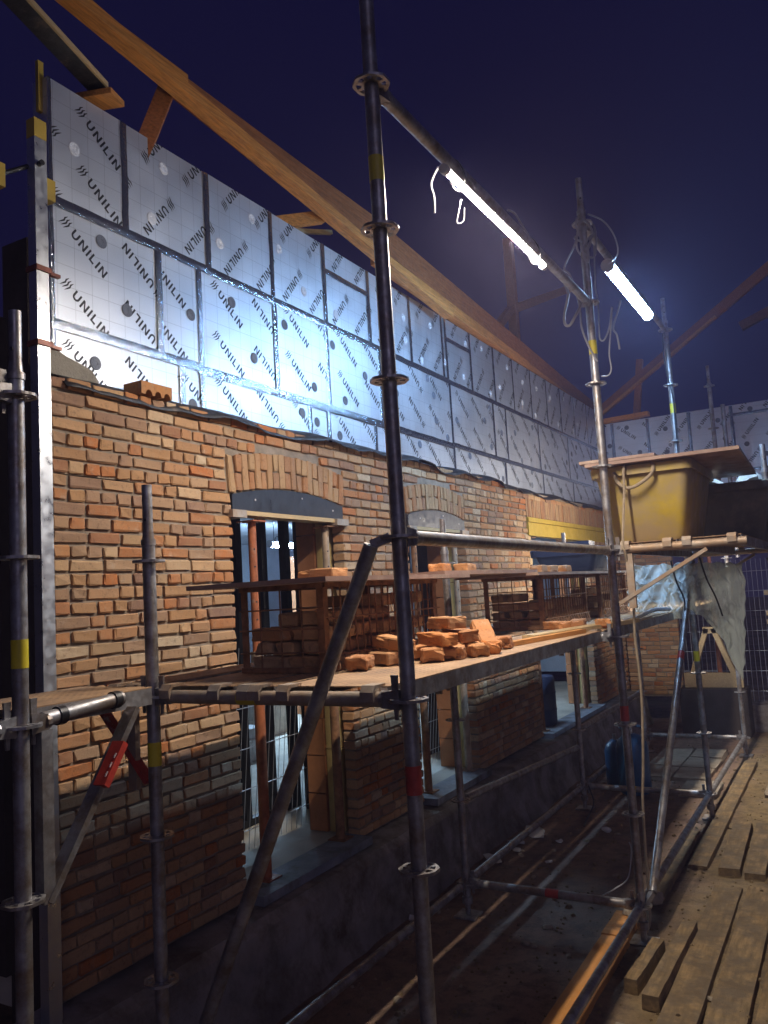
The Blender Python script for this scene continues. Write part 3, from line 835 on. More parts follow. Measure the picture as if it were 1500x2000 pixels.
# loose planks lying over the wall top at the left corner
def slab(pts, z, th, name, mat, label, cat):
    q = MB(); n = len(pts)
    q.add([(x, y, z) for x, y in pts] + [(x, y, z + th) for x, y in pts], [tuple(range(n - 1, -1, -1)), tuple(range(n, 2 * n))] + [(i, (i + 1) % n, n + (i + 1) % n, n + i) for i in range(n)])
    return tag(build(q, name, mat), label, cat)
slab([(-2.985, 2.722), (-2.74, 1.95), (-2.83, 1.92), (-3.075, 2.692)], 4.62, .022, 'plank', 'membrane', 'upper wide board poking over the top left wall corner', 'board')  # black material so its underside sinks into the shade
tag(build(MB().beam((-2.975, 2.725, 4.632), (-2.728, 1.94, 4.632), .012, .026), 'batten', 'pale_timber'), 'thin pale strip standing in for the lit edge of the board at the top left corner', 'batten')  # lit board edge drawn as a pale strip
slab([(-2.925, 2.70), (-3.2, 2.60), (-3.24, 2.72), (-2.96, 2.82)], 4.56, .03, 'plank', 'timber', 'lower short plank poking over the top left wall corner', 'plank')
tag(build(MB().beam((-3.06, 2.395, 4.35), (-3.06, 2.395, 4.60), .03, .02, (1, 0, 0)), 'batten', 'form_yellow'), 'short yellow upright batten at the left wall corner', 'batten')

# block with a roof, added to keep the view past the left corner dark
nb = thing('dark_backdrop', 'dark roofed block added to darken the view beyond the left corner', 'house', (-14, -2, 0))
build(MB().box((-18, -14, -.05), (-10, 1.9, 4.2)), 'wall', 'dark_panel', nb)
q = MB(); q.add([(-18.3, -14.3, 4.2), (-9.7, -14.3, 4.2), (-9.7, 2.2, 4.2), (-18.3, 2.2, 4.2), (-14, -14.3, 7.6), (-14, 2.2, 7.6)], [(0, 3, 2, 1), (0, 1, 4), (1, 2, 5, 4), (2, 3, 5), (3, 0, 4, 5)])
build(q, 'roof', 'dark_panel', nb)

# ================================================================== scaffold
XO, XI = -1.211, -2.285
BY = [2.2325, 4.8215, 7.4105, 10.0]
RZ = 1.70
TR = 0.02415
def rosette_mesh():
    q = MB(); n = 32; t = 0.0045
    def ring(r0, r1, wave=0):
        vs = []
        for k in range(n):
            a = 2 * math.pi * k / n; rr = r1 * (1 + wave * math.cos(8 * a))
            for r_, z in ((r0, -t), (rr, -t), (rr, t), (r0, t)): vs.append((r_ * math.cos(a), r_ * math.sin(a), z))
        fs = []
        for k in range(n):
            b = (k + 1) % n
            for e in range(4): fs.append((k * 4 + e, b * 4 + e, b * 4 + (e + 1) % 4, k * 4 + (e + 1) % 4))
        q.add(vs, fs)
    ring(0.0235, 0.034); ring(0.050, 0.061, 0.03)
    for k in range(8):
        a = 2 * math.pi * (k + .5) / 8
        q.beam((0.033 * math.cos(a), 0.033 * math.sin(a), 0), (0.052 * math.cos(a), 0.052 * math.sin(a), 0), 0.011 if k % 2 else 0.016, 2 * t * .96)
    return mesh_of(q, 'rosette', 'galv')
ROS = rosette_mesh()
def head_mesh():
    """ledger head: forked wedge head pointing along +Y from the post, with its wedge"""
    q = MB()
    q.add([(-.017, .026, -.03), (.017, .026, -.03), (.021, .085, -.024), (-.021, .085, -.024), (-.017, .026, .032), (.017, .026, .032), (.021, .085, .024), (-.021, .085, .024)],
          [(0, 3, 2, 1), (4, 5, 6, 7), (0, 1, 5, 4), (1, 2, 6, 5), (2, 3, 7, 6), (3, 0, 4, 7)])
    q.add([(-.004, .040, -.062), (.004, .040, -.062), (.004, .050, -.062), (-.004, .050, -.062), (-.004, .034, .075), (.004, .034, .075), (.004, .058, .075), (-.004, .058, .075)],
          [(0, 3, 2, 1), (4, 5, 6, 7), (0, 1, 5, 4), (1, 2, 6, 5), (2, 3, 7, 6), (3, 0, 4, 7)])
    q.tube((0, .08, 0), (0, .095, 0), .0275, 12)
    return mesh_of(q, 'ledger_head', 'galv')
HEAD = head_mesh()
def standard(par, x, y, z0, z1, ks, spigot=0, stickers=(), jack=True):
    s = build(MB().tube((x, y, z0), (x, y, z1), TR, 16), 'standard', 'galv', par, True)
    for k in ks: link('rosette', ROS, s, (x, y, RZ + .5 * k), (0, 0, R(22.5)))
    if spigot:
        q = MB(); q.tube((x, y, z1 - .01), (x, y, z1 + .012), .0275, 14); q.tube((x, y, z1 + .01), (x, y, z1 + spigot), .0190, 14)
        q.tube((x, y, z1 + .012), (x, y, z1 + .05), .0225, 14, .0192); q.tube((x, y, z1 - .075), (x, y, z1 - .06), .0262, 14)
        build(q, 'spigot', 'galv', s, True)
        build(MB().tube((x + .008, y - .021, z1 + .085), (x + .0075, y - .0188, z1 + .085), .006, 8), 'pin_hole', 'cable_dark', s)
    for z, mt in stickers: build(MB().tube((x, y, z), (x, y, z + .085), TR + .0008, 16), 'sticker', mt, s, True)
    if jack:
        q = MB(); q.tube((x, y, -.03), (x, y, z0 + .03), .018, 10); q.box((x - .07, y - .07, .0), (x + .07, y + .07, .012)); q.tube((x, y, z0 - .045), (x, y, z0 - .005), .033, 10)
        build(q, 'base_jack', 'galv', s)
    return s
def ledger(par, p0, p1, name='ledger', mat='galv', heads=(True, True), stickers=()):
    p0 = Vector(p0); p1 = Vector(p1); d = (p1 - p0).normalized()
    l = build(MB().tube(p0 + d * .08, p1 - d * .08, TR, 16), name, mat, par, True)
    for p, dd, on in ((p0, d, heads[0]), (p1, -d, heads[1])):
        if on: link('ledger_head', HEAD, l, p, (0, 0, math.atan2(-dd.x, dd.y)))
    for t, mt in stickers:
        c = p0 + (p1 - p0) * t
        build(MB().tube(c - d * .04, c + d * .04, TR + .0008, 16), 'sticker', mt, l, True)
    return l
def deck(par, x0, x1, y0, y1, zt, claw=True, mat='deck'):
    q = MB(); t = .004; sd = .062
    q.box((x0, y0, zt - .004), (x1, y1, zt))
    d = build(q, 'deck', mat, par)
    for xx, sg in ((x0, 1), (x1, -1)):
        e = MB(); pr = [(xx, zt - .0045), (xx, zt - sd), (xx + sg * .022, zt - sd), (xx + sg * .022, zt - sd + .003), (xx + sg * t, zt - sd + .003), (xx + sg * t, zt - .0045)]
        e.add([(a_, y0 + .001, b_) for a_, b_ in pr] + [(a_, y1 - .001, b_) for a_, b_ in pr], [(5, 4, 3, 2, 1, 0), (6, 7, 8, 9, 10, 11)] + [(i, (i + 1) % 6, 6 + (i + 1) % 6, 6 + i) for i in range(6)])
        build(e, 'deck_side', 'galv', d)
    if claw:
        for yy, sg in ((y0, -1), (y1, 1)):
            for xx in (x0 + .045, x1 - .045):
                c = MB()
                pts = [(-.02, .0), (.045, .0), (.062, -.02), (.062, -.05), (.052, -.05), (.052, -.024), (.04, -.010), (-.02, -.010)]
                vs = [(xx - .024, yy + sg * a, zt + .008 + b) for a, b in pts] + [(xx + .024, yy + sg * a, zt + .008 + b) for a, b in pts]
                k = len(pts)
                c.add(vs, [tuple(range(k)), tuple(range(2 * k - 1, k - 1, -1))] + [(i, (i + 1) % k, k + (i + 1) % k, k + i) for i in range(k)])
                build(c, 'claw', 'galv_dusty', d)
    return d
def console(par, x, y, z, dx, ln, red=False):
    """bracket along X (dx = +-1) with brace under it"""
    b = build(MB().tube((x + dx * .08, y, z), (x + dx * ln, y, z), TR, 14), 'console', 'galv_dusty', par, True)
    link('ledger_head', HEAD, b, (x, y, z), (0, 0, R(-90) * dx))
    build(MB().box((min(x + dx * .085, x + dx * .125), y - .012, z - .34), (max(x + dx * .085, x + dx * .125), y + .012, z - .026)), 'console_upright', 'galv_dusty', b)
    br = build(MB().beam((x + dx * .03, y, z - .31), (x + dx * ln * .72, y, z - .03), .02, .038, (0, 1, 0)), 'console_brace', 'sticker_red' if red else 'galv_dusty', b)
    return b

scaf = thing('scaffold', 'galvanised tube scaffold with steel decks standing along the brick wall', 'scaffold', (XO, BY[0], 0))
Y_, R_ = 'sticker_yellow', 'sticker_red'
standard(scaf, XO, BY[0], .12, 5.6, range(-3, 8), 0, ((3.36, Y_), (1.42, R_)))
standard(scaf, XO, BY[1], .12, 4.27, range(-3, 6), .22, ((3.38, Y_), (1.22, R_)))
standard(scaf, XO, BY[2], .12, 4.27, range(-3, 6), .22, ((3.45, Y_), (1.3, Y_)))
standard(scaf, XO, BY[3], .12, 4.22, range(-3, 6), .22)
standard(scaf, XI, BY[0], .12, 2.27, range(-3, 2), .22, ((1.45, Y_),))
standard(scaf, XI, BY[1], .12, 2.27, range(-3, 2), .22)
standard(scaf, XI, BY[2], .12, 2.27, range(-3, 2), .22)
standard(scaf, XI, BY[3], .12, 2.27, range(-3, 2), .22)
for i in range(3):
    ledger(scaf, (XO, BY[i], RZ - 1.5), (XO, BY[i + 1], RZ - 1.5)); ledger(scaf, (XI, BY[i], RZ - 1.5), (XI, BY[i + 1], RZ - 1.5))
for i in range(4):
    st = {1: ((.52, R_),), 2: ((.4, Y_),)}.get(i, ())
    ledger(scaf, (XI, BY[i], RZ - 1.5), (XO, BY[i], RZ - 1.5), 'transom', stickers=st)
    ledger(scaf, (XI, BY[i], RZ), (XO, BY[i], RZ), 'transom', 'galv_dusty', stickers=((.42, Y_),) if i == 0 else ())
ledger(scaf, (XO, BY[0], RZ + .5), (XO, BY[1], RZ + .5))
ledger(scaf, (XO, BY[0], RZ + 2.0), (XO, BY[1], RZ + 2.0))
ledger(scaf, (XO, BY[1], RZ + 2.5), (XO, BY[2], RZ + 2.5))
ledger(scaf, (XI, BY[2], RZ - 1.0), (XI, BY[3], RZ - 1.0))
ledger(scaf, (XI, BY[1], RZ - 1.0), (XI, BY[2], RZ - 1.15), heads=(False, False), name='brace')
# diagonal braces
def diag(p0, p1, hx, st=()):
    d = (Vector(p1) - Vector(p0)).normalized() * .08
    l = ledger(scaf, Vector(p0) - d, Vector(p1) + d, 'diagonal_brace', heads=(False, False), stickers=st)
    for p, h in ((p0, hx[0]), (p1, hx[1])):
        build(MB().beam(p, h, .026, .03), 'brace_head', 'galv', l)
diag((XO - .075, BY[0] - .045, RZ + .48), (XI + .06, BY[0] - .045, RZ - 1.46), ((XO - .02, BY[0] - .02, RZ + .5), (XI + .02, BY[0] - .02, RZ - 1.5)))
diag((XO + .05, BY[1] + .08, RZ - 1.45), (XO + .05, BY[2] - .08, RZ + .44), ((XO + .02, BY[1] + .02, RZ - 1.5), (XO + .02, BY[2] - .02, RZ + .5)), ((.62, R_),))
diag((-.5, BY[2] - .9, RZ + .42), (-.2, BY[2] - .5, RZ - .6), ((-.47, BY[2] - .9, RZ + .5), (-.19, BY[2] - .49, RZ - .64)))
# decks: three across and one on the inner consoles, each bay
DZ = 1.737
for i in range(3):
    a, b = BY[i] + .03, BY[i + 1] - .03
    for x0, x1 in (((-2.243, -1.925), (-1.885, -1.745), (-1.715, -1.298)) if i != 1 else ((-2.243, -2.02), (-1.80, -1.70), (-1.67, -1.298))): deck(scaf, x0, x1, a, b, DZ)
    deck(scaf, -2.52, -2.335, a, b, DZ)
for i in range(4): console(scaf, XI, BY[i], RZ, -1, .40, i == 0)
# outer consoles with a raised deck
for i in (1, 2): console(scaf, XO, BY[i], RZ + .5, 1, .74)
for k in range(2): deck(scaf, -1.165 + k * .34, -.84 + k * .34, BY[1] + .03, BY[2] - .03, RZ + .54)
standard(scaf, -.47, BY[2] - .9, 2.0, 2.75, (1,), .2, (), False)
ledger(scaf, (-.47, BY[2] - .9, RZ + .47), (1.2, BY[2] - .9, RZ + .47), 'guard_rail', heads=(True, False))
standard(scaf, -1.10, 10.1, 2.2, 3.98, (), 0, (), False)

# second scaffold at the left edge with its little gap deck
sc2 = thing('scaffold', 'single scaffold standard at the left edge with a short braced gap deck', 'scaffold', (-2.18, 1.60, 0))
standard(sc2, -2.18, 1.60, .12, 2.76, range(-3, 3), .21, ((1.87, Y_),))
lg = ledger(sc2, (-2.18, 1.60, RZ), (-2.215, 2.09, RZ + .03), 'console', heads=(True, False))
for t in (.30, .78):
    p = Vector((-2.18, 1.60, RZ)).lerp(Vector((-2.215, 2.09, RZ + .03)), t)
    build(MB().tube(p - Vector((0, .014, 0)), p + Vector((0, .014, 0)), TR + .005, 14), 'hook_band', 'black_metal', lg, True)
cb = build(MB().beam((-2.185, 1.68, 1.17), (-2.205, 2.06, 1.685), .022, .05, (1, 0, 0)), 'console_brace', 'galv', lg)
build(MB().beam((-2.172 - .0, 1.885, 1.462), (-2.178, 1.975, 1.584), .024, .052, (1, 0, 0)), 'sticker', R_, cb)
for k in range(3):
    y_ = 1.905 + k * .019; z_ = 1.49 + k * .0258
    build(MB().beam((-2.1590, y_ - .012, z_ + .010), (-2.1588, y_ + .012, z_ - .008), .002, .0045, (1, 0, 0)), 'sticker_letter', 'white_mark', cb)
    build(MB().beam((-2.1590, y_ - .014, z_ + .002), (-2.1588, y_ - .004, z_ + .016), .002, .0045, (1, 0, 0)), 'sticker_letter', 'white_mark', cb)
build(MB().box((-2.205, 1.66, 1.17), (-2.165, 1.70, 1.676)), 'console_upright', 'galv', lg)
deck(sc2, -2.60, -2.225, 1.62, 2.17, DZ + .006, False)
ledger(sc2, (-2.18, 1.60, RZ), (-2.18, .3, RZ), heads=(True, False))
ledger(sc2, (-2.18, 1.60, RZ + 1.0), (-2.18, .3, RZ + 1.0), heads=(True, False))

# aluminium corner profile with its clamps
ap = thing('corner_profile', 'tall aluminium bricklaying profile standing at the left corner of the wall', 'profile', (-2.84, 2.2, 0))
build(MB().box((-2.865, 2.172, .1), (-2.815, 2.232, 4.045)), 'profile_tube', 'alu', ap)
build(MB().box((-2.866, 2.1715, 4.046), (-2.814, 2.2325, 4.13)), 'tip', 'form_yellow', ap)
build(MB().box((-2.90, 2.234, 3.80), (-2.835, 2.29, 3.895)), 'clamp_block', 'form_yellow', ap)
build(MB().tube((-2.79, 2.19, 3.925), (-2.86, 2.20, 3.925), .012, 10), 'bolt', 'black_metal', ap)
build(MB().box((-2.90, 1.95, 3.77), (-2.84, 2.05, 3.87)), 'clamp_block', 'form_yellow', ap)
build(MB().tube((-2.86, 2.0, 3.80), (-2.86, 2.17, 3.92), .01, 8), 'clamp_arm', 'black_metal', ap)
for z_ in (3.455, 3.135):
    build(MB().box((-2.875, 2.165, z_), (-2.805, 2.24, z_ + .022)), 'line_clip', 'copper_clip', ap)
    build(MB().box((-2.845, 2.24, z_ + .004), (-2.825, 2.30, z_ + .018)), 'line_clip_arm', 'copper_clip', ap)

# ------------------------------------------------------------------ lamps
def batten(label, p0, p1, face, mat, ledger_off, flat=1.0, rad=.041, group='site lamps'):
    """LED batten: half-round housing and half-round lit diffuser that looks along `face`"""
    p0 = Vector(p0); p1 = Vector(p1); d = (p1 - p0).normalized(); f = Vector(face).normalized(); f = (f - d * f.dot(d)).normalized(); s = d.cross(f)
    t = thing('led_batten', label, 'lamp', (p0 + p1) / 2, group)
    def shell(a0, a1, r, q0, q1, nm, mt, fl=1.0):
        n = 12; q = MB(); vs = []
        for p in (q0, q1):
            for i in range(n + 1):
                a = a0 + (a1 - a0) * i / n; vs.append(p + f * (r * math.cos(a) * fl) + s * (r * math.sin(a) * .9))
        m_ = n + 1
        q.add(vs, [(i, i + 1, m_ + i + 1, m_ + i) for i in range(n)] + [tuple(range(m_)), tuple(range(2 * m_ - 1, m_ - 1, -1)), (0, m_, 2 * m_ - 1, n)])
        return build(q, nm, mt, t, True)
    shell(R(-80), R(80), rad, p0 + d * .03, p1 - d * .03, 'diffuser', mat, flat)
    shell(R(100), R(260), rad + .003, p0 + d * .02, p1 - d * .02, 'housing', 'housing')
    for a, b in ((p0, p0 + d * .029), (p1 - d * .029, p1)): build(MB().tube(a, b, rad + .003, 14), 'end_cap', 'housing', t, True)
    for u in (.12, .88):
        c = p0.lerp(p1, u); o_ = c + Vector(ledger_off)
        q = MB(); ring = [c + (o_ - c) * .5 + ((o_ - c) * .5 + (o_ - c).normalized() * .036) * math.cos(a) + s * .032 * math.sin(a) for a in [2 * math.pi * i / 16 for i in range(17)]]
        build(q.path(ring, .0035, 5, 2), 'cable_tie', 'cable_dark', t)
    return t
batten('lit white LED batten under the upper tube beside the near scaffold post', (-1.197, 2.74, 3.63), (-1.197, 3.93, 3.63), (-.05, 0, -1), 'lamp_a', (-.012, 0, .07), .3, .0165)
batten('lit bluish LED batten under the higher tube farther along the scaffold', (-1.205, 5.36, 4.118), (-1.205, 6.64, 4.118), (.35, 0, -1), 'lamp_b', (0, 0, .082))
ledger(scaf, (XO, BY[2], RZ + 1.0), (XO, BY[3], RZ + 1.0))
batten('lit LED batten glowing behind the yellow tub', (-1.21, 8.15, 2.622), (-1.21, 9.35, 2.622), (-.1, 0, -1), 'lamp_d', (0, 0, .078), 1.0, .036)
batten('lit LED batten hanging inside the room behind the near window', (-6.0, 7.80, 2.70), (-6.0, 9.1, 2.70), (.25, 0, -1), 'lamp_c', (0, 0, .06))
link('hanger', mesh_of(MB().tube((0, 0, 0), (0, 0, .29), .004, 6).tube((0, 1.1, 0), (0, 1.1, .29), .004, 6), 'hanger', 'cable_dark'), bpy.data.objects['led_batten.003'], (-6.0, 7.9, 2.735))

# cables
def cable(label, pts, r=.005, mat='cable', name='cable', cat='cable'):
    o = build(MB().path(pts, r, 6), name, mat, None, True); tag(o, label, cat); return o
cable('dark cable drooping past the yellow sticker on the second tall scaffold post', [(-1.215, 4.74, 4.13), (-1.248, 4.74, 4.043), (-1.321, 4.74, 3.924), (-1.293, 4.74, 3.878), (-1.269, 4.74, 3.792), (-1.248, 4.74, 3.66), (-1.247, 4.745, 3.534), (-1.219, 4.76, 3.418), (-1.181, 4.788, 3.324)], .006, 'cable')
cable('grey cable loop hanging left of the second tall scaffold post', [(-1.32, 4.72, 3.815), (-1.304, 4.72, 3.747), (-1.335, 4.72, 3.643), (-1.34, 4.72, 3.574), (-1.31, 4.72, 3.558), (-1.268, 4.72, 3.612), (-1.231, 4.74, 3.682)], .009)
cable('pale cable loop hanging right of the second tall scaffold post', [(-1.161, 4.86, 4.062), (-1.173, 4.86, 3.806), (-1.166, 4.86, 3.707), (-1.173, 4.86, 3.549), (-1.173, 4.86, 3.479), (-1.149, 4.86, 3.468), (-1.112, 4.86, 3.536), (-1.087, 4.86, 3.657)], .005)
cable('long pale cable loop reaching lowest beside the second tall scaffold post', [(-1.084, 4.86, 3.656), (-1.103, 4.86, 3.534), (-1.126, 4.86, 3.381), (-1.122, 4.86, 3.285), (-1.143, 4.86, 3.248), (-1.183, 4.86, 3.25)], .005)
cable('short frayed cable end hanging under the bluish lamp', [(-1.04, 4.9, 3.70), (-1.058, 4.9, 3.646), (-1.097, 4.9, 3.543), (-1.08, 4.9, 3.492), (-1.072, 4.9, 3.404)], .006)
cable('tangle of cable coiled round the top of the second tall scaffold post', [(-1.22, 4.76, 4.22), (-1.233, 4.76, 4.175), (-1.21, 4.765, 4.072), (-1.203, 4.76, 3.974), (-1.175, 4.76, 3.934), (-1.173, 4.77, 4.03), (-1.144, 4.79, 4.118), (-1.184, 4.76, 4.193), (-1.216, 4.75, 4.154), (-1.25, 4.80, 4.06), (-1.235, 4.86, 4.02), (-1.19, 4.87, 4.07), (-1.165, 4.82, 4.11), (-1.209, 4.76, 4.007), (-1.148, 4.78, 3.959), (-1.13, 4.80, 4.098), (-1.16, 4.86, 4.20), (-1.22, 4.87, 4.17), (-1.26, 4.81, 4.12), (-1.2, 4.755, 4.06)], .0065)
cable('curved cable running from the coil to the bluish lamp', [(-1.18, 4.86, 4.27), (-1.123, 5.0, 4.262), (-1.085, 5.1, 4.19), (-1.10, 5.22, 4.12), (-1.19, 5.35, 4.12)], .005)
cable('thin cable taped down the third tall scaffold post', [(-1.235, 7.385, 4.164), (-1.24, 7.378, 3.978), (-1.222, 7.375, 3.745), (-1.195, 7.375, 3.559), (-1.2, 7.38, 3.2), (-1.2, 7.38, 2.9)], .006, 'cable_dark')
cable('loose cable end lying above the white lamp', [(-1.21, 3.48, 3.76), (-1.20, 3.55, 3.765), (-1.205, 3.65, 3.752), (-1.21, 3.8, 3.73), (-1.21, 3.95, 3.727)], .0045)
cable('short pale strip dangling from the near end of the white lamp', [(-1.23, 2.77, 3.66), (-1.262, 2.765, 3.60), (-1.25, 2.757, 3.54), (-1.25, 2.75, 3.47)], .004)
cable('small wire ring dangling under the white lamp', [(-1.21, 2.93, 3.585), (-1.215, 2.91, 3.53), (-1.23, 2.92, 3.49), (-1.21, 2.94, 3.50), (-1.20, 2.935, 3.55)], .002)
cable('long rope hanging from the yellow tub rim down to the ground', [(-1.109, 4.915, 2.704), (-1.111, 4.885, 2.66), (-1.115, 4.88, 2.545), (-1.129, 4.795, 2.241), (-1.12, 4.80, 2.165), (-1.122, 4.9, 1.939), (-1.132, 4.9, 1.701), (-1.126, 4.9, 1.495), (-1.127, 4.9, 1.29), (-1.152, 4.9, 0.941), (-1.17, 4.9, 0.768), (-1.179, 4.9, 0.51), (-1.189, 4.9, 0.1), (-1.23, 4.85, .02)], .008, 'rope', 'rope', 'rope')
cable('thin dark cable hanging from the foot of a far inner post', [(-2.22, 7.35, .22), (-2.17, 7.30, .1), (-2.18, 7.22, .03), (-2.16, 7.05, .025), (-2.12, 6.8, .025)], .006, 'cable_dark')
cable('black cable hanging down before the plastic sheet', [(-1.22, 6.7, 2.15), (-1.20, 6.75, 1.98), (-1.165, 6.8, 1.85), (-1.17, 6.8, 1.72)], .007, 'cable_dark')
cable('second black cable hanging at the right of the plastic sheet', [(-.99, 6.6, 2.16), (-.97, 6.7, 2.0), (-.93, 6.8, 1.85), (-.90, 6.85, 1.70)], .007, 'cable_dark')
cable('grey hose lying along the edge of the far deck', [(-1.30, 5.35, 1.76), (-1.32, 5.8, 1.76), (-1.33, 6.2, 1.775), (-1.35, 6.6, 1.78), (-1.32, 7.0, 1.765)], .016)
cable('thin wire looped round the foot of the second tall post', [(-1.42, 4.80, .235), (-1.33, 4.75, .30), (-1.26, 4.78, .36), (-1.235, 4.8, .5), (-1.24, 4.79, .55)], .004)

# ================================================================== things on the deck
def copy_brick(name, me, label, cat, group, loc, rot):
    o = link(name, me, None, loc, rot); tag(o, label, cat, group); return o
LB = []
for i in range(6):
    q = MB(); q.add(*chipped_block(0.09, 0.19, 0.052, 40 + i, .012)); LB.append(mesh_of(q, 'loose_brick', 'loose_brick'))
CB = []
for me_ in LB:
    c_ = me_.copy(); c_.materials.clear(); c_.materials.append(M['crate_brick']); CB.append(c_)
HBk = []
for i in range(4):
    q = MB(); q.add(*chipped_block(0.09, 0.10, 0.055, 60 + i, .02)); HBk.append(mesh_of(q, 'half_brick', 'loose_brick'))

def crate(label, x0, x1, y0, y1, z0, h, seed):
    """welded mesh crate: angle-iron corner posts, wire on all sides, bars bent outward at the foot of the long side"""
    t = thing('brick_crate', label, 'crate', ((x0 + x1) / 2, (y0 + y1) / 2, z0), 'mesh crates on the deck')
    for xx in (x0, x1):
        for yy in (y0, y1):
            a = .032; sx = 1 if xx == x0 else -1; sy = 1 if yy == y0 else -1
            q = MB(); q.box((min(xx, xx + sx * a), min(yy, yy + sy * .005), z0), (max(xx, xx + sx * a), max(yy, yy + sy * .005), z0 + h))
            q.box((min(xx, xx + sx * .005), min(yy + sy * .0055, yy + sy * a), z0), (max(xx, xx + sx * .005), max(yy + sy * .0055, yy + sy * a), z0 + h))
            build(q, 'corner_post', 'rust', t)
    for (a, b) in (((x0, y0), (x1, y0)), ((x0, y1), (x1, y1)), ((x0, y0), (x0, y1)), ((x1, y0), (x1, y1))):
        for zz in (.012, h - .008): build(MB().beam((a[0], a[1], z0 + zz), (b[0], b[1], z0 + zz), .02, .02), 'frame_rail', 'rust', t)
    for yy, sg in ((y0 - .006, -1), (y1 + .006, 1)):
        n = int((x1 - x0) / .085)
        for i in range(1, n):
            xx = x0 + (x1 - x0) * i / n
            build(MB().tube((xx, yy, z0 + .02), (xx, yy, z0 + h - .01), .0035, 6), 'bar', 'rust', t)
        for zz in (.08, .17, .25): build(MB().tube((x0, yy + sg * .007, z0 + zz), (x1, yy + sg * .007, z0 + zz), .0032, 6), 'cross_bar', 'rust', t)
    n = int((y1 - y0) / .055)
    for i in range(1, n):
        yy = y0 + (y1 - y0) * i / n
        build(MB().path([(x1 + .008, yy, z0 + h - .01), (x1 + .008, yy, z0 + .10), (x1 + .02, yy, z0 + .05), (x1 + .03, yy - .006, z0 + .012), (x1 + .015, yy - .01, z0 + .006)], .0038, 5, 3), 'bar', 'rust', t)
    for zz in (.065, h * .6): build(MB().tube((x1 + .014, y0, z0 + zz), (x1 + .014, y1, z0 + zz), .0035, 6), 'cross_bar', 'rust', t)
    for xx in (x0 + .07, (x0 + x1) / 2, x1 - .07): build(MB().box((xx - .02, y0 + .01, z0 + .003), (xx + .02, y1 - .01, z0 + .008)), 'base_strip', 'rust', t)
    return t
def fill(label, group, x0, x1, y0, y1, z0, layers, seed, per):
    r = random.Random(seed)
    for k in range(layers):
        ny = int((y1 - y0 - .05) / (.062 if k % 2 == 0 else .10)); nxx = 2 if k % 2 == 0 else 4
        z = z0 + .006 + k * .0575
        cells = []
        if k % 2 == 0:
            for j in range(int((y1 - y0 - .06) / .105)):
                for i in range(2): cells.append((x0 + .03 + .09 + i * .185, y0 + .08 + j * .105, 0))
        else:
            for j in range(int((y1 - y0 - .06) / .2)):
                for i in range(3): cells.append((x0 + .08 + i * .115, y0 + .13 + j * .2, 1))
        for c in cells:
            if k >= layers - 2 and r.random() < (.25 if k < layers - 1 else .6): continue
            edge = c[1] < y0 + .25 or c[0] > x1 - .16
            if not edge and r.random() < .6: continue
            copy_brick('loose_brick', r.choice(CB), label, 'brick', group, (c[0] + r.uniform(-.008, .008), c[1] + r.uniform(-.01, .01), z + .028), (r.uniform(-.02, .02), r.uniform(-.02, .02), (math.pi / 2 if c[2] == 0 else 0) + r.uniform(-.12, .12)))
crates = [('near mesh brick crate under the left board', -2.18, -1.775, 2.63, 3.62, 5), ('middle mesh brick crate under the second board', -2.13, -1.725, 5.06, 6.05, 4), ('far mesh brick crate behind the second tall post', -2.13, -1.725, 6.45, 7.3, 4)]
for i, (lb, x0, x1, y0, y1, ly) in enumerate(crates):
    crate(lb, x0, x1, y0, y1, DZ + .001, .345, i)
    fill(('brick stacked inside the near mesh crate', 'brick stacked inside the middle mesh crate', 'brick stacked inside the far mesh crate')[i], ('bricks in the near crate', 'bricks in the middle crate', 'bricks in the far crate')[i], x0, x1, y0, y1, DZ + .003, ly, i + 5, 1)
TZ = DZ + .001 + .346
def sheet_board(label, c, sx, sy, rz, z, th=.018, mat='ply', bend=0.0):
    q = MB(); n = 10
    for i in range(n + 1):
        t = i / n - .5
        for a in (-.5, .5):
            for b in (0, 1):
                x, y = a * sx, t * sy
                q.v.append((c[0] + x * math.cos(rz) - y * math.sin(rz), c[1] + x * math.sin(rz) + y * math.cos(rz), z + b * th + bend * (1 - (2 * t) ** 2)))
    for i in range(n):
        o = i * 4
        q.f += [(o, o + 4, o + 6, o + 2), (o + 1, o + 3, o + 7, o + 5), (o, o + 1, o + 5, o + 4), (o + 2, o + 6, o + 7, o + 3)]
    q.f += [(0, 2, 3, 1), (n * 4, n * 4 + 1, n * 4 + 3, n * 4 + 2)]
    return tag(build(q, 'board', mat), label, 'board')
sheet_board('warped board lying on the near mesh crate', (-1.99, 3.13, 0), .66, 1.35, .02, TZ)
sheet_board('narrow pale board between the near and middle crates', (-1.95, 4.30, 0), .46, 1.30, -.02, TZ + .018, .02, 'ply')
sheet_board('pale board lying on the middle and far crates', (-1.93, 6.0, 0), .56, 2.5, .01, TZ + .0005)
bz = TZ + .019
for lb, me, lc, rt_ in (
    ('big rounded brick lying on the warped board', LB[0], (-2.06, 3.10, bz + .028), (.03, .02, 1.2)),
    ('flat brick half hidden behind the rounded brick on the warped board', LB[1], (-2.16, 3.16, bz + .027), (0, 0, 1.4)),
    ('pale brick on the narrow board beside the near dark post', LB[2], (-2.0, 4.15, bz + .046), (0, 0, .2)),
    ('second brick on the narrow pale board', LB[3], (-1.98, 4.45, bz + .046), (0, 0, .1)),
    ('orange brick at the near end of the pale board on the middle crate', LB[4], (-1.84, 5.35, bz + .028), (0, 0, .15)),
    ('grey dusty brick in the middle of the pale board', LB[5], (-1.86, 5.62, bz + .028), (0, 0, .05)),
    ('pale brick at the far end of the row on the pale board', LB[2], (-1.84, 5.9, bz + .028), (0, 0, .1))):
    copy_brick('loose_brick', me, lb, 'brick', 'bricks on the boards', lc, rt_)
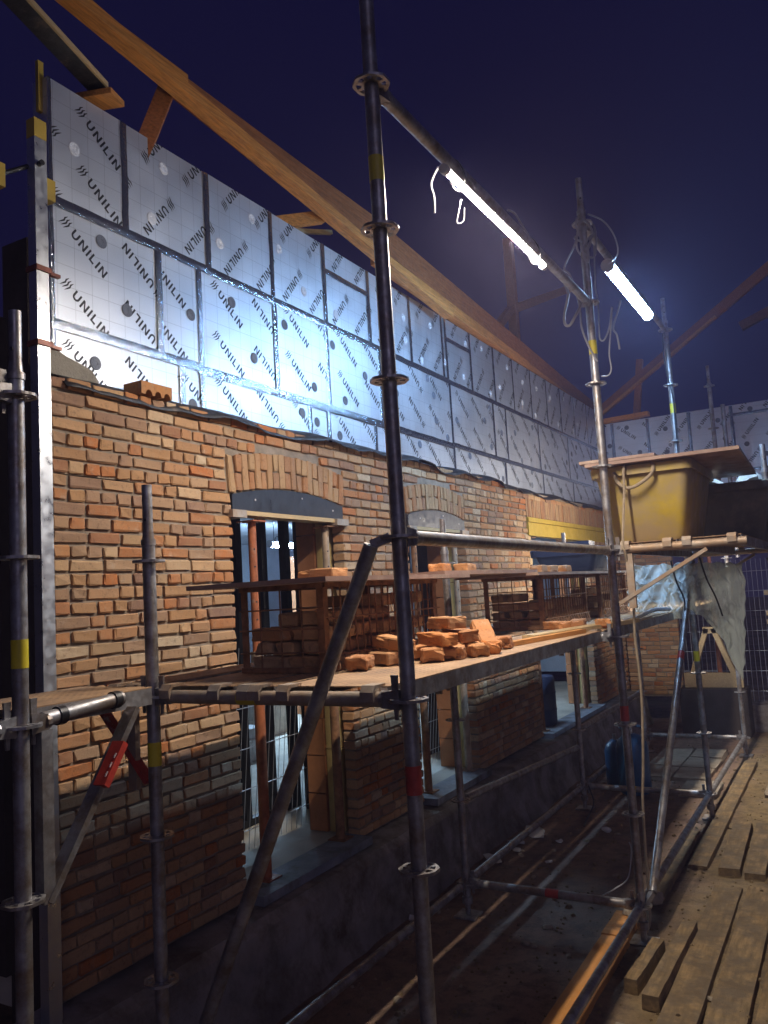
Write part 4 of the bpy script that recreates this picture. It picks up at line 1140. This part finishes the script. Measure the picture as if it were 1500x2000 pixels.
# the loose pile
D0 = DZ + .001
pile = [
    ('broken brick at the left foot of the loose pile', LB[0], (-1.70, 2.93, D0 + .028), (0, .02, 1.15)),
    ('large upright broken brick at the left of the loose pile', LB[1], (-1.66, 2.96, D0 + .085), (.12, .05, 1.3)),
    ('small half brick at the front foot of the loose pile', HBk[0], (-1.52, 3.02, D0 + .03), (0, 0, .6)),
    ('second half brick at the front foot of the loose pile', HBk[1], (-1.47, 3.13, D0 + .03), (.05, .1, .2)),
    ('third half brick at the front foot of the loose pile', HBk[2], (-1.42, 3.24, D0 + .03), (.1, 0, .9)),
    ('crumbling half brick at the right front of the loose pile', HBk[3], (-1.40, 3.37, D0 + .03), (0, .1, .4)),
    ('long brick in the middle layer of the loose pile', LB[2], (-1.53, 3.10, D0 + .088), (.03, .03, 1.05)),
    ('second long brick in the middle layer of the loose pile', LB[3], (-1.50, 3.27, D0 + .090), (.02, -.04, .9)),
    ('brick behind the middle layer of the loose pile', LB[4], (-1.64, 3.20, D0 + .03), (0, 0, .2)),
    ('brick at the back foot of the loose pile', LB[5], (-1.60, 3.40, D0 + .03), (0, 0, .1)),
    ('topmost brick of the loose pile', LB[0], (-1.55, 3.24, D0 + .148), (0, .02, 1.0)),
    ('large tilted brick leaning on the right of the loose pile', LB[1], (-1.47, 3.46, D0 + .078), (.55, .1, .75)),
    ('squared brick standing alone right of the loose pile', HBk[1], (-1.45, 3.62, D0 + .03), (0, 0, .1)),
    ('flat half brick lying before the near crate', HBk[2], (-1.68, 2.72, D0 + .029), (0, 0, .25)),
    ('flat brick lying at the foot of the middle crate', LB[4], (-1.62, 4.98, D0 + .028), (0, 0, .9)),
    ('second flat brick lying at the foot of the middle crate', LB[2], (-1.55, 5.2, D0 + .028), (0, 0, .2)),
    ('orange brick beside the second tall post on the deck', HBk[0], (-1.34, 5.0, D0 + .03), (0, 0, .3))]
for lb, me, lc, rt_ in pile: copy_brick('loose_brick', me, lb, 'brick', 'loose bricks on the deck', lc, rt_)
tag(build(MB().beam((-1.47, 3.70, D0 + .012), (-1.36, 4.62, D0 + .012), .05, .022), 'lath', 'orange_board'), 'brown lath lying on the deck behind the loose bricks', 'lath')
tag(build(MB().beam((-1.50, 4.15, D0 + .014), (-1.30, 5.6, D0 + .014), .10, .026), 'plank', 'pale_timber'), 'pale plank lying along the deck beside the middle crate', 'plank')

# dark blue tub on the boards
def tub(label, c, bx, by, tx, ty, h, mat, name='mortar_tub', cat='tub', rot=0.0):
    t = thing(name, label, cat, (c[0], c[1], c[2]))
    def ring(sx, sy, z, rr, n=5):
        out = []
        for qx, qy, a0 in ((1, 1, 0), (-1, 1, 90), (-1, -1, 180), (1, -1, 270)):
            for i in range(n):
                a = R(a0 + 90 * i / (n - 1)); x = qx * (sx / 2 - rr) + rr * math.cos(a); y = qy * (sy / 2 - rr) + rr * math.sin(a)
                out.append((c[0] + x * math.cos(rot) - y * math.sin(rot), c[1] + x * math.sin(rot) + y * math.cos(rot), c[2] + z))
        return out
    def loft(rings, cap0=True, cap1=False):
        q = MB(); m_ = len(rings[0])
        for r_ in rings: q.v += r_
        for i in range(len(rings) - 1):
            for k in range(m_): q.f.append((i * m_ + k, i * m_ + (k + 1) % m_, (i + 1) * m_ + (k + 1) % m_, (i + 1) * m_ + k))
        if cap0: q.f.append(tuple(range(m_ - 1, -1, -1)))
        if cap1: q.f.append(tuple(range((len(rings) - 1) * m_, len(rings) * m_)))
        return q
    rr = .05
    inner = [ring(tx - .012 - (tx - bx) * (1 - f_), ty - .012 - (ty - by) * (1 - f_), h * f_, rr) for f_ in (1, .5, .05)]
    build(loft([ring(bx - .03, by - .03, 0, rr), ring(bx, by, .02, rr), ring(bx + (tx - bx) * .5, by + (ty - by) * .5, h * .5, rr), ring(tx, ty, h, rr)] + inner, True, True), 'body', mat, t, True)
    build(loft([ring(tx + .002, ty + .002, h - .05, rr), ring(tx + .035, ty + .035, h - .055, rr + .01), ring(tx + .04, ty + .04, h - .005, rr + .01), ring(tx + .02, ty + .02, h + .006, rr), ring(tx - .002, ty - .002, h + .004, rr), ring(tx + .0005, ty + .0005, h - .045, rr)], False), 'rim', mat, t, True)
    return t
tb1 = tub('large yellow mortar tub on the raised deck behind the second tall post', (-1.03, 5.39, RZ + .541), .42, .72, .56, .90, .46, 'tub')
build(MB().path([(-1.178, 4.925, 2.668), (-1.152, 4.905, 2.603), (-1.104, 4.90, 2.566), (-1.043, 4.90, 2.574), (-0.963, 4.905, 2.626), (-0.944, 4.915, 2.679), (-0.965, 4.94, 2.704)], .011, 8), 'rope_handle', 'rope', tb1, True)
tub('dark dusty mortar tub standing behind the yellow tub', (-.72, 6.62, RZ + .541), .42, .6, .56, .76, .42, 'tub_grey')
tub('dark blue tub standing on the board over the far crate', (-1.93, 6.62, TZ + .0195), .40, .66, .52, .80, .19, 'blue_tub')
q = MB().beam((-1.93, 6.36, TZ + .24), (-1.93, 6.52, TZ + .235), .34, .05); tag(build(q, 'box', 'blue_tub'), 'small dark box lying on top of the dark blue tub', 'box')
sheet_board('wide plywood board lying over the yellow tub', (-.92, 5.56, 0), .86, 1.40, .03, RZ + .541 + .468, .02, 'ply')
sheet_board('second plywood board under the wide one on the yellow tub', (-1.16, 5.50, 0), .44, 1.30, .03, RZ + .541 + .4895, .018, 'ply')

def crumple(label, name, cat, mat, pts_fn, nu, nv, solid=.003):
    q = MB()
    for i in range(nu + 1):
        for j in range(nv + 1): q.v.append(tuple(pts_fn(i / nu, j / nv)))
    for i in range(nu):
        for j in range(nv): q.f.append((i * (nv + 1) + j, i * (nv + 1) + j + 1, (i + 1) * (nv + 1) + j + 1, (i + 1) * (nv + 1) + j))
    o = build(q, name, mat, None, True)
    md = o.modifiers.new('thick', 'SOLIDIFY'); md.thickness = solid
    tag(o, label, cat); return o
def sheet_pts(u, v):
    x = -1.62 + .88 * u
    drop = 0.34 + 0.12 * math.sin(u * 5) + (0.72 * max(0, (u - .55) / .45) ** 1.5)
    z = 2.14 - .03 * u - drop * v
    cx = x - (0.10 * v * v * max(0, u - .5) * 2)
    y = 7.0 + .26 * mnoise.noise((u * 3.2, v * .9, 1.3)) + .10 * abs(mnoise.noise((u * 12 + v * 2.5, v * 1.1, 4.2))) + .035 * abs(mnoise.noise((u * 30 - v * 4, v * 2.2, 9))) - .12 * v * (1 - v)
    return Vector((cx + .03 * mnoise.noise((u * 9, v * 9, 8)), y, z + .03 * mnoise.noise((u * 12, v * 6, 3))))
crumple('crumpled clear plastic sheet hanging below the raised deck', 'plastic_sheet', 'sheet', 'plastic', sheet_pts, 110, 70, .0015)
def bag_pts(u, v):
    a = 2 * math.pi * u; r_ = (.16 + .03 * mnoise.noise((math.cos(a) * 2, math.sin(a) * 2, v * 4))) * math.sin(math.pi * min(.98, .06 + v * .9)) ** .5
    return Vector((-.63 + r_ * 1.15 * math.cos(a), 7.05 + r_ * math.sin(a), RZ + .545 + .56 * v + .02 * mnoise.noise((u * 8, v * 8, 1))))
crumple('dirty pale cement bag standing behind the dark dusty tub', 'cement_bag', 'bag', 'bag', bag_pts, 28, 18)
def rag_pts(u, v):
    return Vector((-.98 + .46 * u, 6.62 + .5 * v - .2, RZ + .541 + .44 + .05 * mnoise.noise((u * 4, v * 4, 2)) + .04 * math.sin(u * 7)))
crumple('pale empty paper sack lying on the dark dusty tub', 'paper_sack', 'sack', 'bag', rag_pts, 18, 14)

# ================================================================== window openings: props, frames, mesh
def prop(label, x, y, z0, z1, mat, mat2):
    t = thing('steel_prop', label, 'prop', (x, y, z0), 'steel props in the openings')
    zm = z0 + (z1 - z0) * .62
    build(MB().tube((x, y, z0 + .008), (x, y, zm), .030, 14), 'outer_tube', mat, t, True)
    build(MB().tube((x, y, zm - .05), (x, y, z1 - .008), .024, 14), 'inner_tube', mat2, t, True)
    build(MB().tube((x, y, zm - .06), (x, y, zm + .01), .036, 14), 'collar', 'galv_dusty', t, True)
    for z in (z0, z1 - .008): build(MB().box((x - .06, y - .06, z), (x + .06, y + .06, z + .008)), 'plate', mat, t)
    q = MB()
    for i in range(6): q.tube((x + .0215, y - .012, zm + .09 + i * .1), (x + .0222, y - .0125, zm + .09 + i * .1), .006, 6)
    build(q, 'pin_holes', 'cable_dark', t)
prop('orange steel prop at the left side of the near window opening', -2.965, 3.70, SILL + .003, 2.488, 'prop_red', 'prop_red')
prop('tan steel prop at the right side of the near window opening', -2.965, 4.455, SILL + .003, 2.488, 'rust', 'prop_pale')
prop('dark steel prop at the left side of the second window opening', -2.965, 5.70, SILL + .003, 2.488, 'rust', 'rust')
prop('pale steel prop at the right side of the second window opening', -2.965, 6.46, SILL + .003, 2.488, 'prop_pale', 'prop_pale')
prop('dark prop at the left side of the wide opening', -2.955, 8.34, SILL + .003, 2.53, 'rust', 'rust')
prop('slim prop near the right side of the wide opening', -2.955, 9.95, SILL + .003, 2.53, 'rust', 'rust')
prop('orange prop standing in the dark far doorway', -1.62, 11.6, .02, 2.49, 'prop_red', 'prop_red')
for q, (y0, y1, xx, lb) in enumerate(((4.2, 5.06, -3.75, 'black window frame standing inside the near window opening'), (5.9, 7.6, -3.75, 'black window frame standing inside the second window opening'))):
    t = thing('window_frame', lb, 'window frame', (xx, (y0 + y1) / 2, SILL))
    for i in range(4):
        yy = y0 + (y1 - y0) * i / 3
        build(MB().box((xx - .03, yy - .03, SILL + .003), (xx + .03, yy + .03, 2.75)), 'mullion', 'black_metal', t)
    build(MB().box((xx - .029, y0 + .03, 2.70), (xx + .029, y1 - .03, 2.749)), 'head', 'black_metal', t)
    build(MB().box((xx - .029, y0 + .03, SILL + .004), (xx + .029, y1 - .03, SILL + .05)), 'bottom_rail', 'black_metal', t)
tag(build(MB().box((-3.62, 5.0, SILL + .003), (-3.58, 5.6, 2.75)), 'panel', 'dark_panel'), 'dark panel standing inside at the right of the near window', 'panel')
tag(build(MB().box((-3.62, 6.9, SILL + .003), (-3.58, 8.0, 2.75)), 'panel', 'dark_panel'), 'dark panel standing inside at the right of the second window', 'panel')
def mesh_panel(label, pfn, u0, u1, v0, v1, du, dv, r=.0022):
    t = thing('mesh_panel', label, 'mesh panel', tuple(pfn((u0 + u1) / 2, v0)))
    q = MB(); u = u0
    while u <= u1 + 1e-6: q.tube(pfn(u, v0), pfn(u, v1), r, 5); u += du
    stuff(build(q, 'vertical_wires', 'wire', t))
    v = v0 + dv * .5
    while v <= v1 + 1e-6:
        build(MB().tube(pfn(u0, v) + Vector((.005, 0, 0)), pfn(u1, v) + Vector((.005, 0, 0)), r * 1.3, 5), 'cross_wire', 'wire', t); v += dv
mesh_panel('wire mesh panel leaning inside the near window opening', lambda u, v: Vector((-3.33 + .10 * (v - 1), u, v)), 3.45, 4.75, SILL + .01, 1.75, .055, .25)
mesh_panel('wire mesh panel leaning inside the second window opening', lambda u, v: Vector((-3.33 + .10 * (v - 1), u, v)), 5.5, 6.75, SILL + .01, 1.75, .055, .25)
mesh_panel('wire mesh fence panel in the far doorway', lambda u, v: Vector((u, 11.75 + .02 * v, v)), -2.1, .9, .35, 2.2, .06, .26, .003)
# sills
for q, (op, lb) in enumerate(zip(OPEN, ('dusty bluestone sill of the near window opening', 'dusty bluestone sill of the second window opening', 'dusty sill of the wide opening'))):
    o = MB().box((-3.02, op[0] + .012, SILL - .045), (-2.80, op[1] - .012, SILL + .004))
    tag(build(o, 'window_sill', 'bluestone'), lb, 'sill')
# things inside
r3 = random.Random(5)
spots = [(-6.6, 5.6, .9, .7, .45, 'white stacked pack on the floor of the room, farthest left', 'white_junk'), (-6.9, 6.7, .8, .9, .7, 'tall grey pack standing on the room floor', 'room_wall'), (-5.4, 6.3, .5, .5, .3, 'low white pack lying nearest on the room floor', 'white_junk'), (-6.2, 7.7, .7, .6, .55, 'pale pack at the right on the room floor', 'bag'), (-7.2, 10.4, 1.0, 1.0, .8, 'pale pack behind the wide opening', 'bag'), (-5.0, 11.6, .6, .7, .6, 'white pack near the wide opening', 'white_junk')]
for x, y, sx, sy, h, lb, mt_ in spots:
    q = MB()
    for i in range(3):
        jx, jy = r3.uniform(-.03, .03), r3.uniform(-.03, .03)
        q.box((x - sx / 2 + jx, y - sy / 2 + jy, SILL + .003 + i * h / 3 + (.002 if i else 0)), (x + sx / 2 + jx, y + sy / 2 + jy, SILL + .003 + (i + 1) * h / 3))
    tag(build(q, 'packed_sheets', mt_), lb, 'pack')
for x, y, lb in ((-5.2, 5.2, 'brown upright plank leftmost inside the room'), (-5.9, 6.0, 'brown upright plank second inside the room'), (-4.7, 5.55, 'thin brown upright plank in the room behind the near window'), (-5.4, 9.6, 'pale upright plank behind the wide opening'), (-5.0, 10.2, 'second pale upright plank behind the wide opening')):
    tag(build(MB().beam((x, y, SILL + .003), (x - .06, y + .04, 2.9), .05, .09, (1, 0, 0)), 'upright_plank', 'dark_timber' if 'brown' in lb else 'prop_red'), lb, 'plank')
# barrel in the wide opening
brl = thing('barrel', 'dark blue barrel standing in the wide opening', 'barrel', (-3.05, 8.72, SILL))
build(MB().lathe([(.20, 0), (.215, .02), (.215, .15), (.222, .165), (.215, .18), (.215, .33), (.222, .345), (.215, .36), (.21, .50), (.195, .52)], (-3.14, 8.72, SILL + .005), 24), 'drum', 'blue_tub', brl, True)
build(MB().lathe([(.06, 0), (.06, .02), (.03, .03)], (-3.14, 8.72, SILL + .526), 12), 'lid', 'black_metal', brl, True)
# gas bottle
gb = thing('gas_bottle', 'blue gas bottle standing on the mud behind the second tall post', 'gas bottle', (-1.98, 8.05, 0))
build(MB().lathe([(.125, 0), (.14, .02), (.15, .05), (.15, .42), (.135, .48), (.09, .53), (.05, .55)], (-1.98, 8.05, .01), 24), 'cylinder', 'gas_blue', gb, True)
build(MB().lathe([(.02, 0), (.02, .06), (.012, .07)], (-1.98, 8.05, .56), 10), 'valve', 'galv', gb, True)
build(MB().path([(-1.98 + .1 * math.cos(a), 8.05 + .1 * math.sin(a), .62) for a in [i * .5 for i in range(11)]], .012, 6, 2), 'collar', 'gas_blue', gb, True)
gb2 = thing('gas_bottle', 'smaller blue gas bottle half hidden behind the larger one', 'gas bottle', (-2.18, 8.2, 0))
build(MB().lathe([(.09, 0), (.105, .03), (.105, .36), (.085, .42), (.04, .46)], (-2.18, 8.2, .01), 20), 'cylinder', 'gas_blue', gb2, True)
build(MB().lathe([(.018, 0), (.018, .06)], (-2.18, 8.2, .465), 8), 'valve', 'galv', gb2, True)

# A-shaped trestle in the far doorway
tr = thing('trestle', 'pale timber A-shaped trestle standing in the far doorway', 'trestle', (-1.65, 11.2, .3))
for a, b in (((-1.95, 11.2, .62), (-1.68, 11.2, 1.34)), ((-1.35, 11.2, .62), (-1.60, 11.2, 1.34))): build(MB().beam(a, b, .06, .10, (0, 1, 0)), 'leg', 'pale_timber', tr)
build(MB().box((-2.0, 11.16, .60), (-1.30, 11.24, .78)), 'foot_board', 'pale_timber', tr)
build(MB().box((-1.72, 11.15, 1.28), (-1.56, 11.25, 1.36)), 'top', 'pale_timber', tr)
build(MB().box((-2.05, 11.0, .02), (-1.25, 11.4, .598)), 'block_base', 'dark_panel', tr)
st = thing('step', 'low concrete step in the far doorway', 'step', (-1, 11.5, 0))
build(MB().box((-2.1, 11.45, -.02), (2.4, 11.95, .34)), 'tread', 'concrete', st)
for z_, lb in ((1.46, 'upper pale rail across the far doorway'), (1.72, 'topmost pale rail across the far doorway'), (1.35, 'lowest pale rail across the far doorway')):
    tag(build(MB().box((-1.0, 11.62, z_), (2.4, 11.68, z_ + .06)), 'rail', 'pale_timber'), lb, 'rail')

# ================================================================== boards and rubble on the ground
def gplank(label, x0, x1, y0, y1, z, th, mat, rz=0.0, name='ground_board'):
    r = random.Random(sum(map(ord, label))); q = MB(); n = 14
    cx, cy = (x0 + x1) / 2, (y0 + y1) / 2
    for i in range(n + 1):
        y = y0 + (y1 - y0) * i / n
        a, b = x0 + r.uniform(-.0015, .0015), x1 + r.uniform(-.0015, .0015)
        for xx, zz in ((a, z), (b, z), (b - .004, z + th + r.uniform(-.002, .002)), (a + .004, z + th + r.uniform(-.002, .002))):
            dx, dy = xx - cx, y - cy
            q.v.append((cx + dx * math.cos(rz) - dy * math.sin(rz), cy + dx * math.sin(rz) + dy * math.cos(rz), zz))
    for i in range(n):
        o = i * 4
        q.f += [(o + k, o + (k + 1) % 4, o + 4 + (k + 1) % 4, o + 4 + k) for k in range(4)]
    q.f += [(3, 2, 1, 0), (n * 4, n * 4 + 1, n * 4 + 2, n * 4 + 3)]
    return tag(build(q, name, mat), label, 'board', 'boards on the mud')
gplank('orange lit board on the mud beside the outer base tube, nearest part', -1.43, -1.27, 3.0, 4.74, .008, .035, 'orange_board')
gplank('orange lit board end just before the second tall post', -1.44, -1.285, 4.77, 5.12, .006, .035, 'orange_board')
gplank('short narrow board beside the dark outer base tube', -1.16, -1.09, 4.20, 4.72, .006, .07, 'mud_board', -.06)
gplank('short thick board lying alone right of the base tube', -1.05, -.965, 4.08, 5.02, .004, .07, 'mud_board', -.03)
gplank('first wide muddy board at the lower right', -.97, -.80, 2.8, 5.78, .002, .028, 'mud_board')
gplank('second wide muddy board at the lower right', -.775, -.60, 2.8, 5.82, .002, .028, 'mud_board')
gplank('third wide muddy board at the lower right', -.575, -.40, 2.8, 5.8, .002, .028, 'mud_board')
gplank('fourth wide muddy board at the lower right edge', -.375, -.2, 2.8, 5.8, .002, .028, 'mud_board')
gplank('first far muddy board beyond the wide ones', -1.0, -.86, 6.05, 7.2, .002, .05, 'mud_board', .03)
gplank('second far muddy board beyond the wide ones', -.835, -.70, 6.0, 7.25, .002, .05, 'mud_board', .03)
gplank('third far muddy board beyond the wide ones', -.675, -.53, 6.0, 7.25, .002, .05, 'mud_board', .03)
gplank('sole board under the outer posts past the second post', -1.34, -1.22, 5.45, 6.9, .004, .035, 'mud_board')
gplank('pale board running along the outer base tube near the third post', -1.19, -1.06, 6.1, 9.6, .004, .03, 'mud_board')
for i, (x0, y0) in enumerate(((-2.1, 8.6), (-1.75, 8.6), (-2.1, 9.1), (-1.75, 9.1), (-2.1, 9.6), (-1.75, 9.6), (-1.6, 8.05), (-.8, 8.2), (-.3, 8.2), (-.8, 8.75), (-.3, 8.75), (-.8, 9.3), (-.3, 9.3))):
    q = MB(); q.add(*rough_block(.335 if x0 < -1 else .48, .48 if x0 < -1 else .53, .05, .006, i, .3)); q.v = [(a + x0 + .17, b + y0 + .25, c + .018 + .003 * (i % 3)) for a, b, c in q.v]
    tag(build(q, 'paving_slab', 'stone'), 'pale paving slab in the strip of slabs between the far posts' if x0 < -1 else 'pale paving slab on the ground right of the far posts', 'slab', 'slabs between the far posts' if x0 < -1 else 'slabs right of the far posts')
RB = []
for i in range(5):
    bm = bmesh.new(); bmesh.ops.create_icosphere(bm, subdivisions=2, radius=.04)
    for v in bm.verts: v.co *= 1 + .35 * mnoise.noise(v.co * 28 + Vector((i * 7, 0, 0))); v.co.z *= .6
    me = bpy.data.meshes.new('rubble_stone'); bm.to_mesh(me); bm.free(); me.materials.append(M['stone']); RB.append(me)
r4 = random.Random(21)
for i in range(46):
    x = r4.choice([r4.uniform(-2.55, -2.35), r4.uniform(-2.2, -1.5), r4.uniform(-1.2, -.1)]); y = r4.uniform(3.3, 9.5); s = r4.uniform(.2, .65)
    o = link('rubble_stone', RB[i % 5], None, (x, y, ground_h(x, y) + .010 * s), (r4.uniform(0, .4), r4.uniform(0, .4), r4.uniform(0, 6)), (s, s * r4.uniform(.7, 1.4), s))
    tag(o, 'small lump of rubble lying on the muddy ground', 'rubble', 'rubble on the mud')
for lb, x, y, s in (('grey fist-sized stone beside the second tall post', -1.28, 5.35, 1.9), ('tan block of stone beyond the second tall post', -1.33, 5.1, 1.6), ('white lump of mortar near the gas bottles', -1.92, 6.75, .95)):
    o = link('rubble_stone', RB[2], None, (x, y, .03 * s), (0, 0, 1), (s, s, s)); tag(o, lb, 'stone')
    if 'white' in lb: o.data = RB[3].copy(); o.data.materials.clear(); o.data.materials.append(M['white_junk'])
for i, (x, y, a, sx, sy) in enumerate(((-2.45, 6.55, .5, .11, .26), (-2.5, 6.25, 1.2, .05, .09), (-2.42, 6.05, .2, .04, .05), (-2.5, 5.75, .9, .06, .16), (-2.2, 6.4, .3, .03, .05), (-2.12, 5.9, 2.0, .03, .04), (-2.48, 5.15, .4, .05, .07), (-2.55, 4.6, .7, .04, .05))):
    q = MB(); n = 6; r5 = random.Random(i + 90)
    ring_ = [(sx * math.cos(2 * math.pi * k / n) * r5.uniform(.6, 1.1), sy * math.sin(2 * math.pi * k / n) * r5.uniform(.6, 1.1)) for k in range(n)]
    zb = ground_h(x, y) + .012
    vs = [(x + u * math.cos(a) - v * math.sin(a), y + u * math.sin(a) + v * math.cos(a), zb + zz + .02 * r5.random()) for zz in (0, .006) for u, v in ring_]
    q.add(vs, [tuple(range(n - 1, -1, -1)), tuple(range(n, 2 * n))] + [(k, (k + 1) % n, n + (k + 1) % n, n + k) for k in range(n)])
    tag(build(q, 'debris_sheet', 'white_junk'), 'large pale torn scrap on the mud below the near crate' if i == 0 else 'small pale scrap of packaging on the mud by the plinth', 'scrap', 'pale scraps on the mud')

# clods of mud and grit trodden over the ground
cl = MB(); r6 = random.Random(77)
for i in range(2600):
    x = r6.uniform(-2.55, .4); y = 2.9 + 7.5 * r6.random() ** 1.4; s = r6.uniform(.004, .016) * (1 if r6.random() < .93 else 2.0)
    on = (-.97 < x < -.2 and y < 5.8)
    z = (.030 if on else ground_h(x, y)) + s * .25
    if on and r6.random() < .85: continue
    k = 5; a0 = r6.uniform(0, 6)
    vs = [(x + s * math.cos(a0 + 6.283 * q / k) * r6.uniform(.6, 1.2), y + s * math.sin(a0 + 6.283 * q / k) * r6.uniform(.6, 1.2), z - s * .4) for q in range(k)]
    vs += [(x + .5 * s * math.cos(a0 + 6.283 * q / k), y + .5 * s * math.sin(a0 + 6.283 * q / k), z + s * r6.uniform(.2, .5)) for q in range(k)]
    cl.add(vs, [(q, (q + 1) % k, k + (q + 1) % k, k + q) for q in range(k)] + [tuple(range(k, 2 * k))])
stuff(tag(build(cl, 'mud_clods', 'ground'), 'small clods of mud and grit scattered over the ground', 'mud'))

# ------------------------------------------------------------------ thin violet volume added to give the lamps a glow
hz = MB().box((-66, -62, -1.1), (65, 76, 8.6))
ho = build(hz, 'haze', 'ground')
ho['kind'] = 'stuff'
hm = bpy.data.materials.new('glow_haze'); hm.use_nodes = True
hn = hm.node_tree; hn.nodes.remove(hn.nodes['Principled BSDF'])
pv = hn.nodes.new('ShaderNodeVolumePrincipled')
pv.inputs['Color'].default_value = (0.66, 0.62, 1.0, 1)
pv.inputs['Density'].default_value = 0.0045
pv.inputs['Anisotropy'].default_value = 0.35
hn.links.new(pv.outputs[0], hn.nodes['Material Output'].inputs['Volume'])
ho.data.materials.clear(); ho.data.materials.append(hm)
